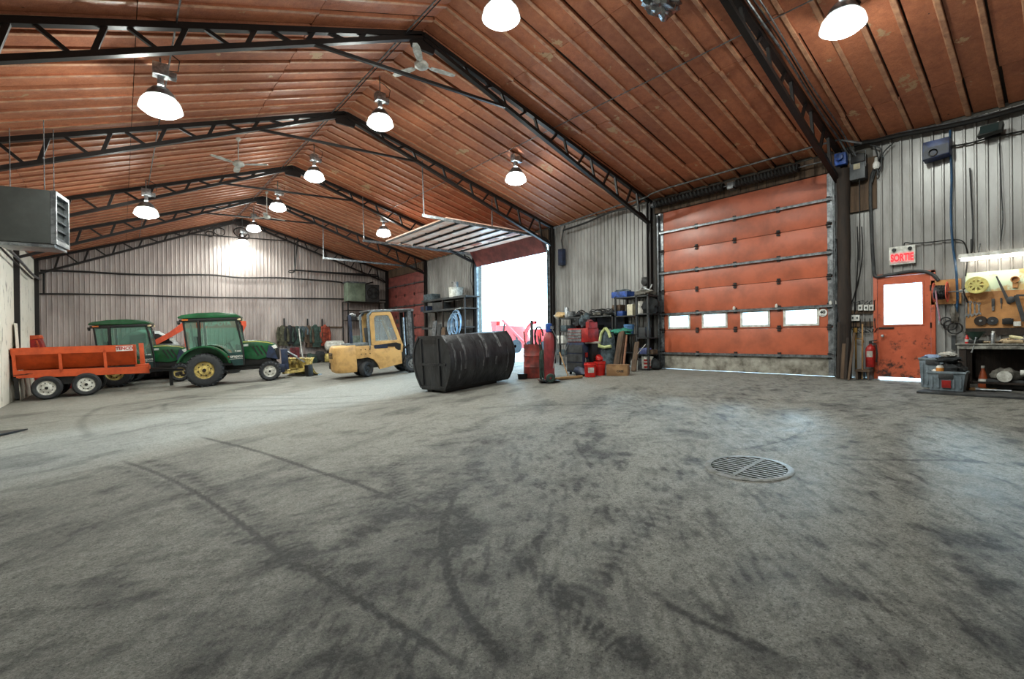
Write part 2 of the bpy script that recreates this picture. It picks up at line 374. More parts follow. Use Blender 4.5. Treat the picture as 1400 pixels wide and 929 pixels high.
# ---------------------------------------------------------------- floor
DR = FL(1023, 640); DRX, DRY, DRR = DR.x, DR.y, .37
def build_floor():
    xs = np.arange(-2.6, 11.72, .022); ys = [-.2]
    while ys[-1] < 25.6: ys.append(ys[-1] + max(.018, min(.12, (ys[-1]) * .008 + .008)))
    ys = np.array([-6.2, -4, -2, -1, -.5] + ys)
    X, Y = np.meshgrid(xs, ys)
    dirt = np.zeros_like(X)
    rs = np.random.RandomState(3)
    def vnoise(sx, sy, seed, th=0.):
        r = np.random.RandomState(seed).rand(256, 256)
        U = (X * math.cos(th) + Y * math.sin(th)) * sx + 100; V = (-X * math.sin(th) + Y * math.cos(th)) * sy + 100
        iu = np.floor(U).astype(int); iv = np.floor(V).astype(int); fu = U - iu; fv = V - iv
        fu = fu*fu*(3-2*fu); fv = fv*fv*(3-2*fv)
        g_ = lambda a, b_: r[a % 256, b_ % 256]
        return (g_(iu, iv)*(1-fu)+g_(iu+1, iv)*fu)*(1-fv)+(g_(iu, iv+1)*(1-fu)+g_(iu+1, iv+1)*fu)*fv
    def fbm(s, seed, th=0., an=1.):
        return sum(vnoise(s*2**k, s*an*2**k, seed+k, th) / 2**(k+1) for k in range(4)) / .9375
    def path(pix, w, strg, tread=0., soft=1.):
        nonlocal dirt
        P = [FL(*q) for q in pix]; P = [(p.x, p.y) for p in P]
        Q = []
        for i in range(len(P)-1):
            p0, p1, p2, p3 = [np.array(P[min(max(j, 0), len(P)-1)]) for j in (i-1, i, i+1, i+2)]
            for k in range(5):
                t = k/5; Q.append(.5*((2*p1)+(p2-p0)*t+(2*p0-5*p1+4*p2-p3)*t*t+(3*p1-p0-3*p2+p3)*t**3))
        Q.append(np.array(P[-1])); Q = np.array(Q)
        lo = Q.min(0) - w*2.5; hi = Q.max(0) + w*2.5
        sel = np.where((X > lo[0]) & (X < hi[0]) & (Y > lo[1]) & (Y < hi[1]))
        px, py = X[sel], Y[sel]; best = np.full(px.shape, 1e9); al = np.zeros(px.shape); acc = 0
        for a, b_ in zip(Q[:-1], Q[1:]):
            d = b_ - a; L_ = np.hypot(*d) + 1e-9
            t = np.clip(((px-a[0])*d[0]+(py-a[1])*d[1])/L_**2, 0, 1)
            ds = np.hypot(px-a[0]-t*d[0], py-a[1]-t*d[1]); k = ds < best
            best[k] = ds[k]; al[k] = (acc + t*L_)[k]; acc += L_
        m = np.clip(1 - best/w, 0, 1)**soft
        if tread: m = m * (.35 + .65*(np.sin(al*2*math.pi/tread + best*14) > 0))
        ends = np.clip(al/.4, 0, 1) * np.clip((acc-al)/.4, 0, 1)
        dirt[sel] += m * strg * ends
    n1 = fbm(1.4, 11, .35, 2.4); n2 = fbm(.35, 21, .5, 1.6); n3 = fbm(6, 31)
    dirt += np.clip((n1 - .54) * 2.4, 0, .32) * np.clip((n2-.40)*5, 0, 1)
    dirt += np.clip((n2 - .56) * 1.4, 0, .18)
    near = np.clip((7.5 - Y) / 5, 0, 1)
    st1 = fbm(7.0, 71, .75, 3.5); st2 = fbm(6.0, 81, -.5, 3.2); zone = fbm(.5, 91)
    dirt += np.clip((st1 - .55) * 3.2, 0, .42) * np.clip((zone - .38) * 5, 0, 1) * np.clip((9 - Y)/5, 0, 1)
    dirt += np.clip((st2 - .56) * 3.0, 0, .40) * np.clip((.60 - zone) * 5, 0, 1) * np.clip((9 - Y)/5, 0, 1)
    dirt += near * np.clip((n3 - .5)*1.4, 0, .35)
    A = [(165,630),(220,650),(280,682),(340,725),(390,762),(450,797),(505,832),(570,872),(610,897),(660,927)]
    path(A, .030, 1.1, soft=.6); path([(x+24, y-4) for x, y in A[:6]], .15, .55, .085); path([(x-18, y+5) for x, y in A[:6]], .12, .4, .085)
    path([(x, y) for x, y in A[3:6]], .09, .5)
    path([(625,670),(607,715),(607,755),(617,800),(637,840),(665,875),(700,915)], .035, 1.1, soft=.6); path([(617,800),(637,840),(665,875),(700,915)], .10, .5, soft=.7)
    path([(270,597),(350,617),(425,642),(480,660),(505,669),(550,690)], .035, .9, soft=.6)
    path([(575,615),(545,632),(538,655),(550,675),(600,690)], .15, .6, .09)
    path([(650,620),(648,640),(660,655),(695,668)], .14, .5, .09)
    path([(400,762),(450,752),(490,732),(535,707),(580,685),(640,664)], .12, .9, .12)
    path([(700,750),(730,780),(760,805),(790,840),(830,875),(890,910),(935,929)], .09, .8, .03, soft=.6)
    path([(790,840),(830,862),(890,905),(960,940)], .12, .7, .04, soft=.6)
    path([(855,787),(900,817),(940,842),(1000,870),(1060,895),(1125,922)], .035, 1.0, soft=.6)
    path([(730,878),(760,840),(810,795),(865,740),(925,680)], .15, .6, .10)
    path([(715,868),(735,860),(760,852)], .2, .6, soft=.8)
    path([(125,600),(112,575),(150,555),(240,545),(330,541),(420,541)], .12, .35); path([(225,563),(230,552),(285,546),(420,545),(520,540)], .10, .35)
    path([(260,560),(360,556),(500,550),(620,540)], .15, .3); path([(60,572),(200,565),(420,560),(560,548)], .12, .3)
    path([(1120,625),(1185,629),(1290,630),(1400,636)], .05, .6); path([(1020,600),(1060,590),(1100,580)], .04, .4)
    path([(350,668),(500,640),(620,632)], .04, .4); path([(340,725),(420,700),(540,668)], .04, .35)
    path([(990,620),(1080,600),(1112,575)], .03, .45); path([(560,872),(500,905),(480,925)], .05, .5)
    path([(70,900),(200,860),(300,800),(420,755)], .1, .22); path([(640,560),(700,556),(860,552)], .1, .25); path([(850,540),(1000,545),(1250,560)], .12, .22)
    for bx, by, wx, s_ in ((603,609,.22,.7),(590,705,.16,.75),(645,725,.15,.5),(958,594,.2,.6),(915,588,.18,.5),(940,603,.13,.5),(830,622,.22,.75),(855,622,.1,.7),(945,630,.14,.8),(800,615,.2,.5),(1150,808,.12,.5),(145,671,.14,.6),(145,814,.2,.6),(1370,885,.14,.7),(1330,860,.1,.6),(265,695,.14,.5),(520,700,.25,.45),(300,860,.22,.4),(1330,740,.2,.5),(1300,735,.2,.45),(470,592,.2,.5),(418,595,.2,.4),(1055,605,.08,.7),(1170,605,.06,.6),(700,900,.13,.5)):
        p = FL(bx, by); d = np.hypot((X-p.x)/wx, (Y-p.y)/wx/1.1) + (n3-.5)*1.6
        dirt += np.clip(1.15-d, 0, 1) * s_ * .8
    dirt = np.clip(dirt * (.6 + .6 * fbm(3.0, 51) + .5 * fbm(14.0, 61)), 0, .94)
    ny, nx = X.shape
    Z = -SL * (11.7 - X) + (n3 - .5) * .006
    co = np.stack([X, Y, Z], -1).reshape(-1, 3).astype(np.float32)
    ii = np.arange(nx*ny).reshape(ny, nx)
    q = np.stack([ii[:-1, :-1], ii[:-1, 1:], ii[1:, 1:], ii[1:, :-1]], -1).reshape(-1, 4)
    cx = (X[:-1, :-1]+X[1:, 1:]).ravel()/2; cy = (Y[:-1, :-1]+Y[1:, 1:]).ravel()/2
    q = q[np.hypot(cx-DRX, cy-DRY) > DRR]
    me = bpy.data.meshes.new('floor'); me.vertices.add(len(co)); me.vertices.foreach_set('co', co.ravel())
    me.loops.add(len(q)*4); me.loops.foreach_set('vertex_index', q.astype(np.int32).ravel())
    me.polygons.add(len(q)); me.polygons.foreach_set('loop_start', np.arange(0, len(q)*4, 4, dtype=np.int32))
    me.update(calc_edges=True)
    me.polygons.foreach_set('use_smooth', np.ones(len(q), dtype=bool))
    a = me.attributes.new('dirt', 'FLOAT', 'POINT'); a.data.foreach_set('value', dirt.astype(np.float32).ravel())
    me.materials.append(m_floor)
    o = bpy.data.objects.new('floor', me); COL.objects.link(o); return struct(o)
build_floor()

# ---------------------------------------------------------------- shell
def sheet(width, h0, h1, z0, pitch=.15, dep=.024, h_a=None):
    """ribbed metal sheet standing in the local xz plane, ribs towards -y"""
    n = max(1, round(width / pitch)); p = width / n; pts = []
    for i in range(n):
        x = i * p
        pts += [(x, 0), (x + p*.68, 0), (x + p*.76, -dep), (x + p*.90, -dep)]
    pts += [(width, 0), (width, .006), (0, .006)]
    mb = MB(); N_ = len(pts)
    top = lambda x: h0 + (h1 - h0) * x / width
    vv = [(x, y, z0) for x, y in pts] + [(x, y, top(x)) for x, y in pts]
    ff = [(i, (i+1) % N_, N_ + (i+1) % N_, N_ + i) for i in range(N_)] + [tuple(range(N_)), tuple(range(2*N_-1, N_-1, -1))]
    return mb.add(vv, ff)
def clone(o, loc=None, rot=None, parent=None):
    c = o.copy(); COL.objects.link(c)
    if loc is not None: c.location = loc
    if rot is not None: c.rotation_euler = rot
    if parent is not None: c.parent = parent
    return c
def wbox(name, boxes, m):
    b = MB()
    for q in boxes: b.box(*q)
    return struct(b.build(name, m))
DA, DB, DC_ = (3.375, 7.55), (12.06, 16.37), (20.86, 25.2)
DH = 4.35
ED = (1.79, 2.64, 2.03)
def rwb(y0, y1, z0, z1): return (11.735, 11.9, y0, y1, z0, z1)
wall_r = wbox('wall_right', [rwb(-6.2, ED[0]-.04, -.05, 4.9), rwb(ED[0]-.04, ED[1]+.04, ED[2]+.05, 4.9), rwb(ED[1]+.04, DA[0], -.05, 4.9), rwb(DA[0], DA[1], DH, 4.9),
    rwb(DA[1], DB[0], -.05, 4.9), rwb(*DB, DH, 4.9), rwb(DB[1], DC_[0], -.05, 4.9), rwb(*DC_, DH, 4.9), rwb(DC_[1], 25.75, -.05, 4.9)], m_back)
def wall_run(y0, y1, z0, z1, parent, w=.87):
    n = max(1, round((y1-y0)/w)); ww = (y1-y0)/n; base = None
    for i in range(n):
        if base is None:
            base = sheet(ww, z1, z1, z0).build('wall_panel', m_clad, parent)
            o = base
        else: o = clone(base)
        # ribs face -X : local x -> -Y , local y -> +X
        o.rotation_euler = (0, 0, -math.pi/2); o.location = (11.72 + random.uniform(-.002, .002), y1 - i*ww, 0)
wall_run(-1.7, ED[0]-.04, .0, 4.74, wall_r); wall_run(ED[0]-.04, ED[1]+.04, ED[2]+.06, 4.74, wall_r, .93)
wall_run(ED[1]+.04, 3.13, 0, 3.38, wall_r, .45)
wall_run(7.72, 11.92, 0, 4.74, wall_r); wall_run(16.52, 20.7, 0, 4.74, wall_r); wall_run(25.22, 25.42, 0, 4.74, wall_r, .2)
wall_f = MB(); wall_f.prism([(-2.7, -1), (11.9, -1), (11.9, roof(11.9)+.1), (XC, ZR+.1), (-2.7, roof(-2.7)+.1)], 25.5, 25.65)
wall_f = struct(wall_f.build('wall_far', m_back))
n_f = 15; wf = (XR - XL) / n_f
for i in range(n_f):
    x0 = XL + i*wf; x1 = x0 + wf
    if x0 < XC < x1: hh = (roof(x0)-.04, roof(x1)-.04)
    else: hh = (roof(x0)-.04, roof(x1)-.04)
    sheet(wf, *hh, fz(x1)-.02, .165, .026)  .build('wall_panel', m_cladF, wall_f, loc=(x0, 25.48, 0))
wall_l = wbox('wall_left', [(-2.65, -2.5, -6.2, 25.65, -1, roof(-2.5)+.02)], m_back)
base = None
for i in range(16):
    if base is None:
        base = MB().box(0, .975, 0, .012, -.84, 4.02).build('wall_panel', m_cladL, wall_l); o = base
    else: o = clone(base)
    o.rotation_euler = (0, random.uniform(-.002, .002), math.pi/2); o.location = (-2.478 + random.uniform(-.004, .004), 9.6 + i * .99, 0)
wbox('wall_back', [(-2.7, 11.9, -6.4, -6.2, -1, 6.7)], m_back)
# roof slab + boards
rb = MB()
rb.prism([(XL-.2, roof(XL-.2)+.04), (XC, ZR+.04), (XR+.3, roof(XR+.3)+.04), (XR+.3, roof(XR+.3)+.2), (XC, ZR+.2), (XL-.2, roof(XL-.2)+.2)], -6.4, 25.7)
ceiling = struct(rb.build('ceiling', m_darkwood))
PITCH = .41
def board_poly(): return [(.0, .03), (.0, -.030), (.008, -.036), (.062, -.034), (.074, -.024), (.082, -.004), (PITCH-.026, -.002), (PITCH-.026, .03)]
def board_mb(x0, x1, y, th=0.):
    # profile across Y, extruded from x0 to x1 along the slope
    mb = MB(); prof = board_poly(); n = len(prof)
    vv = [(x0, y + a, roof(x0) + b) for a, b in prof] + [(x1, y + a, roof(x1) + b) for a, b in prof]
    ff = [(i, (i+1) % n, n + (i+1) % n, n + i) for i in range(n)] + [tuple(range(n)), tuple(range(2*n-1, n-1, -1))]
    return mb.add(vv, ff)
segR = [(4.38, 6.215), (6.225, 8.29), (8.30, 10.64), (10.65, 11.70)]; segL = [(4.38, 2.385), (2.375, .205), (.195, -1.6), (-1.61, -2.49)]
def rib_faces(me):
    me.materials.append(m_rib_lit)
    for p in me.polygons:
        if p.index % 10 in (1, 2, 3, 4) and p.index % 10 < 8: p.material_index = 1
rest = MB(); base = {}
for i in range(-13, 63):
    y = i * PITCH
    for side, segs in (('R', segR), ('L', segL)):
        for k, (a, b) in enumerate(segs):
            vis = (side == 'R' and -.6 < y < 16.9) or (side == 'L' and 6.4 < y < 16.9)
            if vis:
                key = (side, k)
                if key not in base:
                    base[key] = board_mb(a, b, 0).build('ceiling_board', m_ceil, ceiling); o = base[key]; rib_faces(o.data)
                else: o = clone(base[key])
                o.location = (0, y, random.uniform(-.003, .002)); o.rotation_euler = (random.uniform(-.004, .004), 0, 0)
            else:
                q = board_mb(a, b, y + 0.0); rest.add(q.v, q.f)
rib_faces(rest.build('ceiling_board', m_ceil, ceiling, kind='stuff').data)

# ---------------------------------------------------------------- roof trusses
TY = [3.24, 7.81, 11.74, 16.42, 20.6, 25.0, -1.3]
def botL(X): return 6.44 - .44 * (4.2 - X)
def botR(X): return 6.45 - .333 * (X - 4.5)
ordn = ['nearest the camera, ending at the round timber post', 'second nearest, with the large ceiling fan under its peak', 'third nearest, ending beside the open doorway',
        'fourth nearest, behind the open overhead door', 'fifth nearest, beside the dark red door', 'farthest one, close to the gable wall', 'nearest the bench, out of view']
for ti, y in enumerate(TY):
    t = thing('roof_truss', 'black steel lattice roof truss, ' + ordn[ti], 'roof truss', (0, y, 0), 0, 'roof trusses')
    tp = .085
    for a, b in (((XL+.05, roof(XL)-tp), (XC-.02, ZR-tp)), ((XC+.02, ZR-tp), (XR-.1, roof(XR)-tp))):
        MB().beam((a[0], 0, a[1]), (b[0], 0, b[1]), .1, .085).build('top_chord', m_truss, t)
    for a, b in (((XL+.05, botL(XL)), (4.36, botL(4.36)-.0)), ((4.40, botR(4.4)), (XR-.12, botR(XR-.12)))):
        MB().beam((a[0], 0, a[1]), (b[0], 0, b[1]), .1, .075).build('bottom_chord', m_truss, t)
    MB().beam((2.42, 0, botL(2.42)-.02), (6.34, 0, botR(6.34)-.02), .06, .05).build('tie_bar', m_truss, t)
    MB().prism([(XC-.22, ZR-.38), (XC+.22, ZR-.38), (XC+.3, ZR-.12), (XC, ZR-.04), (XC-.3, ZR-.12)], -.03, .03).build('gusset_plate', m_truss, t)
    for x in (-2.64, -1.79, -.95, -.10, .74, 1.59, 2.43, 3.28):       # left half: near-upright web and a raking one at every node
        if x > -2.2: MB().beam((x, 0, roof(x)-tp), (x-.13, 0, botL(x-.13)), .06, .07, (0,1,0)).build('web_bar', m_truss, t)
        if x > -2.6: MB().beam((x+.17, 0, roof(x+.17)-tp), (x+.52, 0, botL(x+.52)), .05, .05, (0,1,0)).build('web_bar', m_truss, t)
    for i in range(7):
        x = 5.29 + i*.945
        MB().beam((x, 0, roof(x)-tp), (x+.14, 0, botR(x+.14)), .045, .05, (0,1,0)).build('web_bar', m_truss, t)
        if i < 6: MB().beam((x+.46, 0, botR(x+.46)), (x+.73, 0, roof(x+.73)-tp), .045, .05, (0,1,0)).build('web_bar', m_truss, t)
    xw = XR - .13
    if y > 4:
        c = MB(); c.box(xw-.06, xw+.06, -.065, -.05, 0, roof(xw)-.1).box(xw-.06, xw+.06, .05, .065, 0, roof(xw)-.1).box(xw-.006, xw+.006, -.05, .05, 0, roof(xw)-.1)
        c.build('column', m_truss, t)
        pts = [(xw-.55*math.cos(a*math.pi/12)+.0, 0, 4.0 + .55*math.sin(a*math.pi/12) - .15) for a in range(7)]
        MB().tube([(xw - .5*(1-math.sin(a*math.pi/12)), 0, 4.35 - .5*(1-math.cos(a*math.pi/12)) ) for a in range(7)], .022).build('curved_brace', m_truss, t)
    else:
        c = MB().box(xw-.02, xw+.09, -.05, .05, 2.9, roof(xw)-.1); c.build('column', m_truss, t)
    c = MB(); xl = XL + .06; c.box(xl-.06, xl+.06, -.065, -.05, fz(xl), roof(xl)-.1).box(xl-.06, xl+.06, .05, .065, fz(xl), roof(xl)-.1).box(xl-.006, xl+.006, -.05, .05, fz(xl), roof(xl)-.1)
    c.build('column', m_truss, t)

# round timber post beside the big door and header boards above the doors
t = MB(); rr = [(0, -.005)] + [(.112 + .008*math.sin(z*5)+random.uniform(-.004, .004), z) for z in np.linspace(-.005, 4.30, 16)] + [(0, 4.31)]
t.lathe(rr, 14)
tag(t.build('timber_post', m_darkwood, smooth=True, loc=(11.50, 3.13, 0)), 'dark round timber post standing between the roll-up door and the white sheet wall', 'post')
n_ = 0
def header(y0, y1):
    hd = MB().box(11.66, 11.72, y0, y1, DH+.0, 4.74); hd = struct(hd.build('trim_%d' % n_, m_darkwood)); 
    k = int((y1-y0)/.2); w = (y1-y0)/k
    b0 = None
    for i in range(k):
        if b0 is None: b0 = MB().box(-.012, 0, 0, w-.012, DH+.01, 4.72).build('header_board', m_wood, hd); o = b0
        else: o = clone(b0)
        o.location = (11.655 + random.uniform(-.004, .004), y0+i*w, 0)
for y0, y1 in ((3.3, 7.7), (12.0, 16.5), (20.8, 25.3)):
    n_ += 1; header(y0, y1)

# ---------------------------------------------------------------- roll-up doors
HS = [0, .44, 1.06, 1.52, 2.14, 2.66, 3.25, 3.79, 4.35]
def closed_door(no, y0, y1, mp, windows, sign=False):
    d = struct(MB().box(11.70, 11.735, y0-.06, y0, 0, DH).box(11.70, 11.735, y1, y1+.06, 0, DH).box(11.70, 11.735, y0, y1, DH-.02, DH+.04).build('door_%d' % no, m_galv))
    W = y1 - y0
    wins = [(7.295, 6.697), (6.306, 5.694), (5.313, 4.687), (4.339, 3.677)] if windows else []
    for k in range(8):
        z0, z1 = HS[k]+.004, HS[k+1]-.004
        m = m_doorbot if (k == 0 and windows) else mp
        b = MB()
        if k == 2 and windows:
            ys = [y1] + [v for a in wins for v in a] + [y0]
            for j in range(0, len(ys), 2): b.box(11.69, 11.73, ys[j+1], ys[j], z0, z1)
            for a, c in wins: b.box(11.69, 11.73, c, a, z0, 1.13).box(11.69, 11.73, c, a, 1.47, z1)
        else:
            b.box(11.69, 11.73, y0, y1, z0, z1)
        sec = b.build('door_section', m, d, bevel=.006)
        if k == 2 and windows:
            for a, c in wins:
                o_ = MB().frame([(c-.03, 1.10), (a+.03, 1.10), (a+.03, 1.50), (c-.03, 1.50)], [(c+.02, 1.15), (a-.02, 1.15), (a-.02, 1.45), (c+.02, 1.45)], 11.675, 11.70, 'yz').build('window_frame', m_white, sec)
                MB().box(11.705, 11.711, c+.0, a-.0, 1.13, 1.47).build('window_pane', m_glassc, sec)
        for e in (y0+.05, y1-.05):
            MB().box(11.675, 11.69, e-.055, e+.055, z0+.01, z1-.01).build('end_stile', m_galv, sec)
    MB().box(11.732, 11.75, y0, y1, .1, 1.10 if windows else 2.2).box(11.732, 11.75, y0, y1, 1.50, 4.3).build('light_block_sheet', m_black, d)  # dark sheet added to stop daylight leaking through the section gaps
    for k in range(1, 8):
        z = HS[k]
        if k in (1, 3, 5, 7):
            MB().box(11.62, 11.69, y0, y1, z-.012, z-.006).box(11.62, 11.627, y0, y1, z-.035, z+.02).box(11.62, 11.69, y0, y1, z+.012, z+.018).build('strut', m_galv, d)
        for j in range(5):
            yy = y0 + .08 + (W-.16) * j / 4
            h = MB().box(11.655, 11.69, yy-.035, yy+.035, z-.07, z-.03).box(11.655, 11.69, yy-.035, yy+.035, z+.025, z+.06).cyl((11.66, yy-.05, z), (11.66, yy+.05, z), .014, n=8)
            if j in (0, 4): s_ = -1 if j == 0 else 1; h.cyl((11.655, yy, z+.03), (11.655, yy + s_*.12, z+.03), .012, n=8).cyl((11.655, yy + s_*.10, z+.03), (11.655, yy + s_*.13, z+.03), .028, n=10)
            h.build('hinge', m_black, d)
    for e, s_ in ((y0-.03, -1), (y1+.03, 1)):
        MB().box(11.60, 11.69, e-.006, e+.006, .05, 4.3).box(11.60, 11.612, e-.02, e+.02, .05, 4.3).build('vertical_track', m_galv, d)
    if sign:
        c = RW(1125, 428, .03)
        MB().cyl((11.68, c.y, c.z), (11.665, c.y, c.z), .082, n=28).build('speed_sign', m_whitep, d)
        text('40', .095, m_black, d, TM((11.6635, c.y, c.z+.012), (0, -1, 0), (0, 0, 1)), bold=.004)
        MB().box(11.663, 11.666, c.y-.035, c.y+.035, c.z-.055, c.z-.045).build('small_print', m_dgray, d)
    return d
d1 = closed_door(1, *DA, m_orange, True, True)
for (px, py) in ((1003, 415), (1061, 413), (1135, 409), (1141, 409)):
    c = RW(px, py, .08)
    MB().lathe([(0, 0), (.03, 0), (.034, .03), (.026, .07), (0, .09)], 12).build('rubber_bumper', m_white, d1, smooth=True, loc=(11.64, c.y, 1.535))
closed_door(3, *DC_, m_reddoor, False)
# torsion springs on their shaft above the closed door
ts = thing('torsion_spring_shaft', 'pair of long black torsion springs on a shaft above the closed orange roll-up door', 'spring', (11.46, 0, 4.56))
MB().cyl((0, 3.34, 0), (0, 7.6, 0), .016, n=10).build('shaft', m_galv, ts, smooth=True)
for a, b in ((5.62, 7.5), (3.95, 5.30)):
    pts = [(math.cos(q*1.2)*.095, a + (b-a)*q/400, math.sin(q*1.2)*.095) for q in range(401)]
    MB().tube(pts, .013, 5).cyl((0, a, 0), (0, b, 0), .085, n=14).build('spring', m_black, ts, smooth=True)
    MB().cyl((0, b, 0), (0, b+.07, 0), .10, .05, n=14).build('winding_cone', m_galv, ts, smooth=True)
MB().box(-.03, .17, 5.38, 5.52, -.09, .07).build('centre_bracket', m_galv, ts, bevel=.008)
for q in (3.42, 7.6): MB().cyl((0, q-.05, 0), (0, q+.05, 0), .10, .08, n=18).build('cable_drum', m_galv, ts, smooth=True)
ts.rotation_euler = (0, 0, 0)

# the open overhead door (door 2): sections lie on horizontal tracks, the last one hangs in the opening
d = struct(MB().box(11.70, 11.735, DB[0]-.06, DB[0], 0, DH).box(11.70, 11.735, DB[1], DB[1]+.06, 0, DH).box(11.70, 11.735, *DB, DH-.02, DH+.04).build('door_2', m_galv))
zt = 4.50; xs = [7.52 + .535*i for i in range(8)]
for i in range(7):
    x0, x1 = xs[i] + .006, xs[i+1] - .006
    sec = MB().box(x0, x1, DB[0]+.05, DB[1]-.05, zt, zt+.045).build('door_section', m_panel_snowlit, d, bevel=.005)
    MB().box(x0, x0+.045, DB[0]+.05, DB[1]-.05, zt-.05, zt).build('strut', m_black, sec)
    if i == 5:
        for j in range(4):
            yy = DB[0] + .6 + j * 1.05
            MB().box(x0+.15, x0+.37, yy-.28, yy+.28, zt-.012, zt).build('window_frame', m_orange, sec)
for y in np.linspace(DB[0]+.3, DB[1]-.3, 5):
    for i in range(1, 7): MB().box(xs[i]-.06, xs[i]+.07, y-.03, y+.03, zt-.02, zt).build('hinge', m_black, d)
sx = xs[7]
sec = MB().prism([(sx+.01, zt-.0), (sx+.01, zt+.04), (11.62, DH-.02), (11.66, DH-.30), (11.66, DH-.42), (11.62, DH-.42)], DB[0]+.05, DB[1]-.05).build('door_section', m_reddoor, d)
for e in (DB[0]-.01, DB[1]+.01):
    MB().box(6.68, 11.1, e-.006, e+.006, 4.40, 4.49).box(6.68, 11.1, e-.03, e+.006, 4.40, 4.408).build('track', m_galv, d)
    MB().tube([(11.1, e, 4.45), (11.35, e, 4.41), (11.55, e, 4.24), (11.63, e, 3.98), (11.64, e, 3.7)], .03, 6).build('track_bend', m_galv, d, smooth=True)
    MB().box(11.61, 11.69, e-.006, e+.006, .05, 4.0).build('vertical_track', m_galv, d)
    MB().beam((6.74, e, 4.45), (6.70, e, roof(6.7)-.05), .035, .02).build('track_hanger', m_galv, d)
    MB().beam((9.2, e, 4.45), (9.2, e, roof(9.2)-.05), .03, .02).build('track_hanger', m_galv, d)
MB().box(6.68, 6.72, DB[0], DB[1], 4.41, 4.45).build('track_crossbar', m_black, d) if False else None
# tracks of the dark red door
d3 = bpy.data.objects['door_3']
for e in (DC_[0]-.03, DC_[1]+.03):
    MB().box(6.72, 11.2, e-.02, e+.02, 4.40, 4.48).build('track', m_galv if e < 22 else m_black, d3)
    MB().beam((6.75, e, 4.45), (6.75, e, roof(6.75)-.05), .035, .03).build('track_hanger', m_galv if e < 22 else m_black, d3)

# ---------------------------------------------------------------- personnel door with its window
ed = struct(MB().box(11.66, 11.74, ED[0]-.045, ED[0]+.02, 0, ED[2]+.05).box(11.66, 11.74, ED[1]-.02, ED[1]+.045, 0, ED[2]+.05).box(11.66, 11.74, ED[0]-.045, ED[1]+.045, ED[2], ED[2]+.05).build('door_4', m_orangerust, bevel=.006))
w0, w1, wz0, wz1 = 1.93, 2.52, 1.08, 1.87
lf = MB(); y0, y1, z0, z1 = ED[0]+.024, ED[1]-.024, .045, ED[2]-.005
for q in ((y0, w0, z0, z1), (w1, y1, z0, z1), (w0, w1, z0, wz0), (w0, w1, wz1, z1)): lf.box(11.675, 11.715, *q)
lf = lf.build('door_leaf', m_orangerust, ed)
MB().frame([(w0-.025, wz0-.025), (w1+.025, wz0-.025), (w1+.025, wz1+.025), (w0-.025, wz1+.025)], [(w0, wz0), (w1, wz0), (w1, wz1), (w0, wz1)], 11.662, 11.68, 'yz').build('window_frame', m_orangerust, lf)
MB().box(11.69, 11.696, w0, w1, wz0, wz1).build('window_pane', m_glassc, lf)
MB().box(11.655, 11.675, 2.36, 2.60, 1.0, 1.03).cyl((11.64, 2.43, 1.015), (11.675, 2.43, 1.015), .012, n=8).build('latch_bar', m_black, lf)
MB().cyl((11.62, 2.53, .86), (11.675, 2.53, .86), .012, n=8).lathe([(0, 0), (.02, .002), (.03, .02), (.024, .04), (0, .045)], 14, Matrix.Translation((11.635, 2.53, .86)) @ Matrix.Rotation(-math.pi/2, 4, 'Y')).build('door_knob', m_alu, lf, smooth=True)
MB().cyl((11.672, 2.44, .86), (11.676, 2.44, .86), .10, n=24).build('patch_plate', m_orangerust, lf)
for z in (.35, 1.05, 1.75): MB().cyl((11.655, ED[0]+.02, z-.05), (11.655, ED[0]+.02, z+.05), .012, n=8).build('hinge', m_black, ed)

# ---------------------------------------------------------------- lamps
def glow_mat():
    m = bpy.data.materials.new('lit_reflector'); m.use_nodes = True; N = m.node_tree.nodes; L = m.node_tree.links
    b = N['Principled BSDF']; b.inputs['Base Color'].default_value = (.22, .23, .23, 1); b.inputs['Roughness'].default_value = .2; b.inputs['Metallic'].default_value = .3
    b.inputs['Emission Color'].default_value = (.95, 1, .93, 1); b.inputs['Emission Strength'].default_value = .06
    t = N.new('ShaderNodeBsdfTransparent'); x = N.new('ShaderNodeMixShader'); x.inputs[0].default_value = .6
    L.new(t.outputs[0], x.inputs[1]); L.new(b.outputs[0], x.inputs[2]); L.new(x.outputs[0], N['Material Output'].inputs[0])
    return m
def lens_mat():
    m = bpy.data.materials.new('lit_lens'); m.use_nodes = True; N = m.node_tree.nodes; L = m.node_tree.links
    N.remove(N['Principled BSDF']); e = N.new('ShaderNodeEmission'); e.inputs[0].default_value = (.97, 1, .96, 1); e.inputs[1].default_value = 9
    t = N.new('ShaderNodeBsdfTransparent'); x = N.new('ShaderNodeAddShader')
    L.new(t.outputs[0], x.inputs[0]); L.new(e.outputs[0], x.inputs[1]); L.new(x.outputs[0], N['Material Output'].inputs[0]); return m
m_glow, m_lens = glow_mat(), lens_mat()
